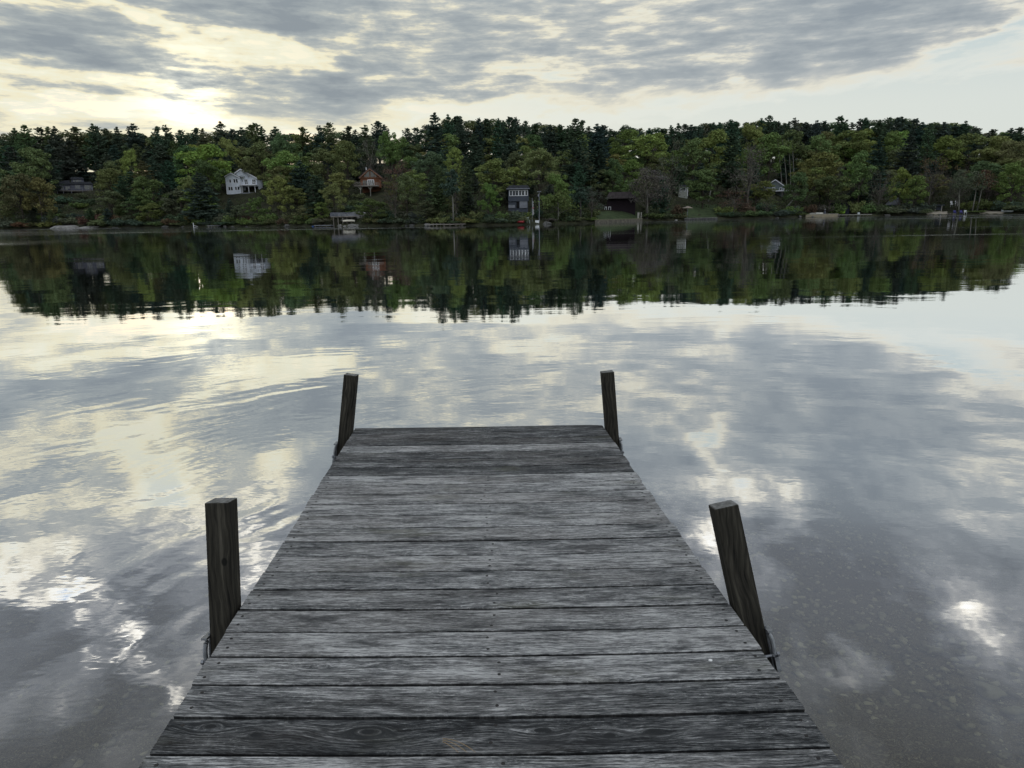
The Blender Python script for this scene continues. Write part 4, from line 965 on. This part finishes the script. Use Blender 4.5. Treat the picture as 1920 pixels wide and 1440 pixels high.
def jetty(name, label, px0, px1, s0, s1, h, mat, w=1.2, posts=3, cat='dock'):
    A, B_ = shore_pt(px0, s0), shore_pt(px1, s1); A.z = B_.z = 0
    e = thing(name, A, label, cat, 'small docks on the far shore'); u = (B_ - A); L = u.length; e.rotation_euler = (0, 0, math.atan2(u.y, u.x))
    mb = MB(); mb.box(0, L, -w / 2, w / 2, h - .14, h); mb.build('platform', mat, e)
    for i in range(posts):
        for sy in (-1, 1):
            mb = MB(); x = L * (i + .3) / posts; mb.tube([(x, sy * (w / 2 + .06), -.8), (x, sy * (w / 2 + .06), h + .12)], .05, 6); mb.build('leg', M_deckw, e)
    return e
jetty('small_dock', 'low floating dock with white float ends left of the slatted deck', 590, 622, -1.5, -.8, .32, T_grey)
e = thing('dock_float', shore_pt(594, -1.9), 'white float block at the end of the low floating dock', 'float'); mb = MB(); mb.box(-.7, .7, -.35, .35, -.12, .22); mb.build('float_body', M_whitep, e, bevel=.05)
mb = MB(); mb.box(-.72, .72, -.37, .37, .10, .14); mb.build('band', T_grey, e)
mb = MB(); mb.tube([(0, 0, -.1), (0, 0, .05), (0, 0, .45), (0, 0, .5)], [.26, .3, .3, .26], 12); mb.T = None
o = mb.build('barrel', m_('blue_plastic', (.02, .06, .20), .4)); o.location = shore_pt(585, -1.8); tag(o, 'blue plastic barrel beside the white float block', 'barrel')
jetty('small_dock', 'little dock on white legs under the tall pale pine trunk', 806, 826, -1.6, -1.2, .45, M_pale, 1.3, 3)
jetty('small_dock', 'narrow dark dock at the bank right of the tall pale trunk', 828, 872, -.4, -.2, .4, M_deckw, 1.0, 4)
jetty('small_dock', 'low rail dock between two white posts at the left bank', 388, 409, -1.8, -1.6, .42, T_grey, .8, 2)
jetty('gangway_dock', 'long pale gangway dock running out right of the green kayak', 1566, 1632, 1.5, -2.4, .55, M_pale, 1.5, 5)
jetty('small_dock', 'small dark dock sticking out by the blue beach chairs', 1778, 1789, 0, -1.4, .3, M_deckw, 1.4, 2)

e = thing('mooring_post', shore_pt(360, -2.2), 'white mooring post with a slanting arm at the left bank', 'post'); mb = MB(); mb.tube([(0, 0, -.8), (0, 0, 1.5)], .09, 8); mb.build('pole', M_whitep, e)
mb = MB(); mb.tube([(0, 0, .85), (1.2, 0, .5), (0, 0, .25)], .06, 6); mb.build('arm', M_whitep, e)
# flag and lamp post
P = shore_pt(998, 1.6); b = Bld('flagpole', 'pale flagpole with a furled white and red flag by the grey lake house', 'flagpole', 998, 415, pos=P)
mb = MB(); mb.tube([(0, 0, -.3), (0, 0, b.Z(372))], [.06, .04], 8); mb.build('pole', T_grey, b.e)
mb = MB(); V = []; n = 18
for i in range(n + 1):
    z = b.Z(377.5) - (b.Z(377.5) - b.Z(403)) * i / n; w = .12 + .16 * math.sin(i * .9) ** 2 + .008 * i; V += [(.03, -.05, z), (.03 + w * .5, -.16 - .05 * math.sin(i * 1.7), z), (.03 + w, .02, z), (.03 + w * .5, .12, z)]
mb.add(V, [(i * 4 + j, i * 4 + (j + 1) % 4, i * 4 + 4 + (j + 1) % 4, i * 4 + 4 + j) for i in range(n) for j in range(4)] + [(3, 2, 1, 0), tuple(range(n * 4, n * 4 + 4))], 0)
mb.m = [1 if i % 4 == 3 or i // 4 in (8, 9) else 0 for i in range(len(mb.m))]
mb.build('flag', [m_('flag_cloth', (.30, .30, .31)), m_('flag_red', (.32, .12, .13))], b.e)
P = shore_pt(1011, 1.8); b = Bld('lamp_post', 'tall grey lamp post standing right of the flagpole', 'lamp post', 1011, 415, pos=P)
mb = MB(); mb.tube([(0, 0, -.3), (0, 0, b.Z(361))], [.09, .06], 8); mb.build('pole', T_grey, b.e); mb = MB(); mb.box(-.45, .45, -.25, .25, b.Z(361.8), b.Z(360.6)); mb.build('lamp_head', T_grey, b.e, bevel=.05)
mb = MB(); b.box(mb, 1008.6, 1010.4, 366, 370, -.2, .2); mb.build('box', T_grey, b.e)
def chair(label, px, s, col, h=.9, group='garden chairs on the far shore'):
    e = thing('garden_chair', shore_pt(px, s), label, 'chair', group, -math.radians((px - 960) / 23) + .3); m = m_('chair_' + label.split()[0], col, .5, .05)
    mb = MB(); mb.box(-.32, .32, -.3, .3, .36 * h, .42 * h); mb.build('seat', m, e, bevel=.02); mb = MB(); mb.T = Matrix.Rotation(-.25, 4, 'X'); mb.box(-.32, .32, .22, .28, .40 * h, 1.15 * h); mb.build('backrest', m, e, bevel=.02)
    for sx in (-.28, .28):
        mb = MB(); mb.box(sx - .04, sx + .04, -.34, .3, .58 * h, .62 * h); mb.box(sx - .035, sx + .035, -.3, -.23, -.2, .58 * h); mb.box(sx - .035, sx + .035, .2, .27, -.2, .58 * h); mb.build('leg', m, e)
chair('white garden chair on the bank between red kayak and flagpole', 990, 1.2, (.40, .46, .43), 1.0)
chair('blue chair at the water edge, left one of the pair', 1790, .9, (.03, .03, .16)); chair('blue chair at the water edge, right one of the pair', 1802, .9, (.04, .04, .17)); chair('white garden chair right of the blue pair', 1810, .9, (.6, .62, .62))
chair('pale chair standing on the long gangway dock', 1611, -1.0, (.40, .44, .44), 1.2)
chair('white porch chair above the small beach, left one', 1782, 12, (.7, .7, .72), 1.6); chair('white porch chair above the small beach, right one', 1791, 12.4, (.7, .7, .72), 1.6)
e = thing('cooler', shore_pt(1007, .9), 'small white cooler box on the bank below the lamp post', 'cooler'); mb = MB(); mb.box(-.4, .4, -.25, .25, -.1, .4); mb.build('box', M_whitep, e, bevel=.03); mb = MB(); mb.box(-.42, .42, -.27, .27, .405, .5); mb.build('lid', T_white, e, bevel=.02)
# umbrella, seawalls, posts
P = shore_pt(1289, 2.5); b = Bld('patio_umbrella', 'faded tan patio umbrella on a pale pole at the lawn edge', 'umbrella', 1289, 408.5, pos=P)
mb = MB(); mb.tube([(0, 0, -.2), (0, 0, b.Z(389))], .07, 8); mb.build('pole', T_grey, b.e)
mb = MB(); V = [(0, 0, b.Z(386))] + [(1.35 * math.cos(a * math.pi / 4), 1.35 * math.sin(a * math.pi / 4), b.Z(390)) for a in range(8)]; mb.add(V + [(x, y, z - .05) for x, y, z in V], [(0, 1 + a, 1 + (a + 1) % 8) for a in range(8)] + [(9, 10 + (a + 1) % 8, 10 + a) for a in range(8)] + [(1 + a, 10 + a, 10 + (a + 1) % 8, 1 + (a + 1) % 8) for a in range(8)]); mb.build('canopy', m_('tan_cloth', (.24, .20, .16)), b.e)
P = shore_pt(1546, 5.5); b = Bld('patio_umbrella', 'closed dark umbrella with a white tip left of the navy boathouse', 'umbrella', 1546, 396.5, pos=P)
mb = MB(); mb.tube([(0, 0, -.2), (0, 0, b.Z(384.5))], .05, 8); mb.build('pole', T_grey, b.e); mb = MB(); mb.tube([(0, 0, b.Z(394)), (.05, 0, b.Z(391)), (0, 0, b.Z(386))], [.32, .26, .08], 8); mb.build('canopy', M_slate2, b.e); mb = MB(); mb.tube([(0, 0, b.Z(386)), (0, 0, b.Z(384.6))], .14, 8); mb.build('finial', M_whitep, b.e)
def seawall(label, px0, px1, h, s, mat, cap=None, th=.5):
    n = 16; mb = MB(); mc = MB(); A0 = shore_pt(px0, s); Q = [shore_pt(px0 + (px1 - px0) * i / n, s) for i in range(n + 1)]
    for i in range(n):
        a, c = Q[i], Q[i + 1]; o_ = Vector((a.x, a.y, 0)).normalized() * th
        for m_b, z0, z1, g_ in ((mb, -.8, h, 0), (mc, h + .003, h + .12, .06)):
            v = [Vector((a.x, a.y, 0)) - o_.normalized() * g_, Vector((c.x, c.y, 0)) - o_.normalized() * g_, Vector((c.x, c.y, 0)) + o_, Vector((a.x, a.y, 0)) + o_]
            m_b.add([(p.x - A0.x, p.y - A0.y, z) for z in (z0, z1) for p in v], [(3, 2, 1, 0), (4, 5, 6, 7), (0, 1, 5, 4), (1, 2, 6, 5), (2, 3, 7, 6), (3, 0, 4, 7)])
    e = thing('seawall', (A0.x, A0.y, 0), label, 'seawall', 'stone seawalls'); mb.build('wall', mat, e); mc.build('coping', cap or M_stone, e)
seawall('long low stone seawall with mossy coping in front of the cabin lawn', 1116, 1205, .62, -.2, M_wallst, m_('mossy_coping', (.15, .15, .09)))
seawall('sandy beige seawall and landing left of the gangway dock', 1511, 1572, .75, .1, m_('beige_block', (.25, .215, .15)), M_pale, 1.2)
seawall('dark rubble seawall under the umbrella lawn', 1284, 1346, .40, -.1, m_('dark_rubble', (.07, .07, .07), .9, .5))
e = thing('gate_posts', shore_pt(1199, 1.2), 'pair of pale posts at the right end of the cabin lawn', 'posts')
for x in (-.25, .4):
    mb = MB(); mb.box(x - (.22 if x < 0 else .09), x + (.22 if x < 0 else .09), -.15, .15, -.3, 1.75); mb.build('post', M_pale, e, bevel=.02)
# rocks
M_bank = m_('bank_stone', (.10, .10, .095), .9, .4, 2.5)
def ledge(name, label, px, s, r, sq, seed, mat=M_stone, dz=0):
    mb = MB(); rock(mb, (0, 0, 0), r, sq, seed, ICO3, .22); o = mb.build(name, mat, smooth_=True); o.location = shore_pt(px, s, dz); o.rotation_euler = (0, 0, -math.radians((px - 960) / 23)); tag(o, label, 'rock', 'rocks along the far shore'); return o
ledge('rock_ledge', 'large sloping pale rock ledge entering the water at the far left', 116, -.2, 3.4, (1.5, .8, .33), 2); ledge('rock_ledge', 'smaller flat rock ledge right of the large pale ledge', 168, .2, 2.2, (1.7, .7, .22), 5)
for i, (px, s, r, w) in enumerate(((662, .2, .75, 'largest'), (668, .4, .5, 'rightmost'), (655, .5, .55, 'middle'), (636, .3, .6, 'leftmost'), (645, .1, .35, 'smallest'))): ledge('boulder', w + ' of the pale boulders at the water below the slatted deck', px, s, r, (1.3, .9, .6), 40 + i)
for i, (px, s, r, lab) in enumerate(((655, 9, 1.2, 'long pale rock terrace above the slatted deck'), (664, 11, 1.3, 'pale rock slab at the right above the slatted deck'), (646, 13, 1.5, 'upper grey rock terrace left of the chalet posts'), (678, 13.5, 2.2, 'broad rock shelf right under the chalet posts'), (803, .6, .9, 'rounded grey boulder left of the little white-legged dock'), (866, .5, .55, 'pale boulder at the right end of the narrow dark dock'), (1500, .8, .7, 'low pale rocks left of the sandy seawall'), (1664, .4, .9, 'low grey rocks under the pale-roofed boathouse'), (1268, .2, .4, 'small pale rock at the water left of the umbrella lawn'))): ledge('boulder', lab, px, s, r, (1.8, .8, .42), 60 + i)

gr = random.Random(4); xr_ = sorted(gr.uniform(15, 1900) for _ in range(16))
for i, x_ in enumerate(xr_): ledge('bank_rock', ('first', 'second', 'third', 'fourth', 'fifth', 'sixth', 'seventh', 'eighth', 'ninth', 'tenth', 'eleventh', 'twelfth', 'thirteenth', 'fourteenth', 'fifteenth', 'sixteenth')[i] + ' from the left of the small dark rocks scattered along the bank', x_, gr.uniform(-.3, .5), gr.uniform(.3, .8), (1.5, .9, .55), 90 + i, M_bank)
# slim trunks one can follow with the eye
def slim(px, py, tx, ty, label, bark, col, clear=.45, wid=9, n=650, fork=False, s=None):
    g0 = shore_pt(px, s) if s is not None else at_ground(px, py); D = math.hypot(g0.x, g0.y); g = np.random.default_rng(int(px)); d = ray(tx, ty)
    top = CAM + d * (D / math.hypot(d.x, d.y)); v = top - g0; k = D / F_PX
    e = thing('slender_tree', g0, label, 'tree', 'slender trunks on the far shore'); mb = MB(); V = [v * u + Vector((math.sin(u * 5) * .12, 0, 0)) for u in np.linspace(0, 1, 7)]
    mb.tube(V, list(np.linspace(.20, .05, 7)), 6); cen, siz = [], []
    for i in range(15 if not fork else 20):
        u = clear + (1 - clear) * (i + .5) / 16; a = g.uniform(0, 6.28); L = wid * k * .5 * (1.15 - u) * 1.5 * g.uniform(.5, 1.1); p0 = v * min(u, .98); p1 = p0 + Vector((math.cos(a) * L, math.sin(a) * L, L * .45)); mb.tube([p0, p0.lerp(p1, .5) + Vector((0, 0, -.1)), p1], [.06, .04, .015], 4, cap=False)
        m = n // 15; q = g.normal(size=(m, 3)) * np.array([.5, .5, .3]) * L * .6 + np.array(p0.lerp(p1, .75)); cen.append(q); siz.append(g.uniform(.2, .38, m))
    tr = mb.build('trunk', m_bark, e, smooth_=True); tr.color = (*bark, 1)
    me = mesh_from_quads('crown', cards(g, np.concatenate(cen), np.concatenate(siz), None, .6, 1.3), m_leaf); o = bpy.data.objects.new('crown', me); C.objects.link(o); o.parent = e; o.color = (*COL[col], 1)
PB = (.17, .165, .145)
slim(849, 419, 846, 318, 'tall slender tree with a bare pale trunk left of the grey lake house', PB, 'blue green', .5, 40, 2400, s=1.5)
slim(1214, 411, 1212, 320, 'bare-branched pale trunk at the right end of the cabin lawn', (.14, .135, .12), 'grey brown', .35, 64, 1500, s=2)
slim(1474, 389, 1511, 345, 'pale trunk leaning right in front of the grey gabled house', (.26, .27, .24), 'mid green', .5, 34, 1100)
slim(1797, 394, 1799, 318, 'thin straight pale trunk behind the blue beach chairs', (.2, .2, .17), 'grey green', .5, 36, 1200, s=4)
slim(1822, 397, 1836, 322, 'pale trunk leaning right, left one of the leaning pair', PB, 'grey green', .5, 40, 1300, s=4)
slim(1831, 396, 1848, 318, 'pale trunk leaning right, right one of the leaning pair', PB, 'reddish brown', .5, 40, 1300, s=4.5)
slim(1328, 379, 1339, 318, 'thin pale trunk leaning right above the umbrella lawn', (.24, .24, .21), 'olive', .7, 30, 700)
slim(1088, 413, 1088, 352, 'dark twin-branched slender tree left of the cabin lawn', (.09, .085, .08), 'blue green', .5, 40, 1200, s=3)
slim(1046, 414, 1046, 360, 'short slender tree with bright green leaves near the lamp post', (.2, .2, .17), 'bright green', .2, 52, 2200, s=2.5)
for i, (x0, x1) in enumerate(((1461, 1459), (1470, 1468), (1477, 1479), (1483, 1486))):
    slim(x0 + 2, 318, x1, 262, ('first', 'second', 'third', 'fourth')[i] + ' white birch stem from the left high above the grey gabled house', (.17, .17, .15), 'bright green', .72, 20, 500, s=44 + i)
# ------------------------------------------------------------------ labels for the woods
ZONES = [(95, 'at the far left of the shore'), (190, 'around the slate-blue house'), (330, 'between slate-blue and white houses'), (420, 'left of the white gabled house'), (495, 'around the white gabled house'),
         (610, 'right of the white gabled house'), (740, 'around the timber chalet'), (860, 'right of the timber chalet'), (940, 'left of the grey lake house'), (1020, 'around the grey lake house'),
         (1115, 'right of the flagpole'), (1210, 'around the maroon cabin'), (1300, 'right of the maroon cabin'), (1420, 'left of the grey gabled house'), (1500, 'around the grey gabled house'),
         (1650, 'around the sandy seawall'), (1740, 'around the pale-roofed boathouse'), (1830, 'around the small beach'), (9999, 'at the far right of the shore')]
ORD = ['first', 'second', 'third', 'fourth', 'fifth', 'sixth', 'seventh', 'eighth', 'ninth', 'tenth', 'eleventh', 'twelfth', 'thirteenth', 'fourteenth', 'fifteenth', 'sixteenth']
KW = {'pine': 'pine', 'broad': 'leafy tree', 'sparse': 'thin-leaved tree', 'bush': 'shrub'}
RW = {'ridge': 'on the skyline', 'slope': 'up the slope', 'shore': 'near the water'}
grp = {}
for rec in TREES:
    x, y, D, e, kd, cl_, row = rec
    z = next(nm for lim, nm in ZONES if x < lim); grp.setdefault((kd, CW.get(cl_, cl_), row, z), []).append(rec)
for (kd, cw, row, z), L in grp.items():
    L.sort(key=lambda r: r[0])
    for i, rec in enumerate(L):
        lab = f'{cw} {KW[kd]} {RW[row]} {z}'
        if len(L) > 1: lab = f'{ORD[i]} ' + lab + ', from the left' if len(lab.split()) <= 12 else f'{ORD[i]} ' + lab
        rec[3]['label'] = lab; rec[3]['group'] = {'pine': 'pines on the far shore', 'broad': 'leafy trees on the far shore', 'sparse': 'thin spring trees on the far shore', 'bush': 'shrubs on the far shore'}[kd]
print('trees', len(TREES), {k: sum(1 for r in TREES if r[4] == k) for k in KW})
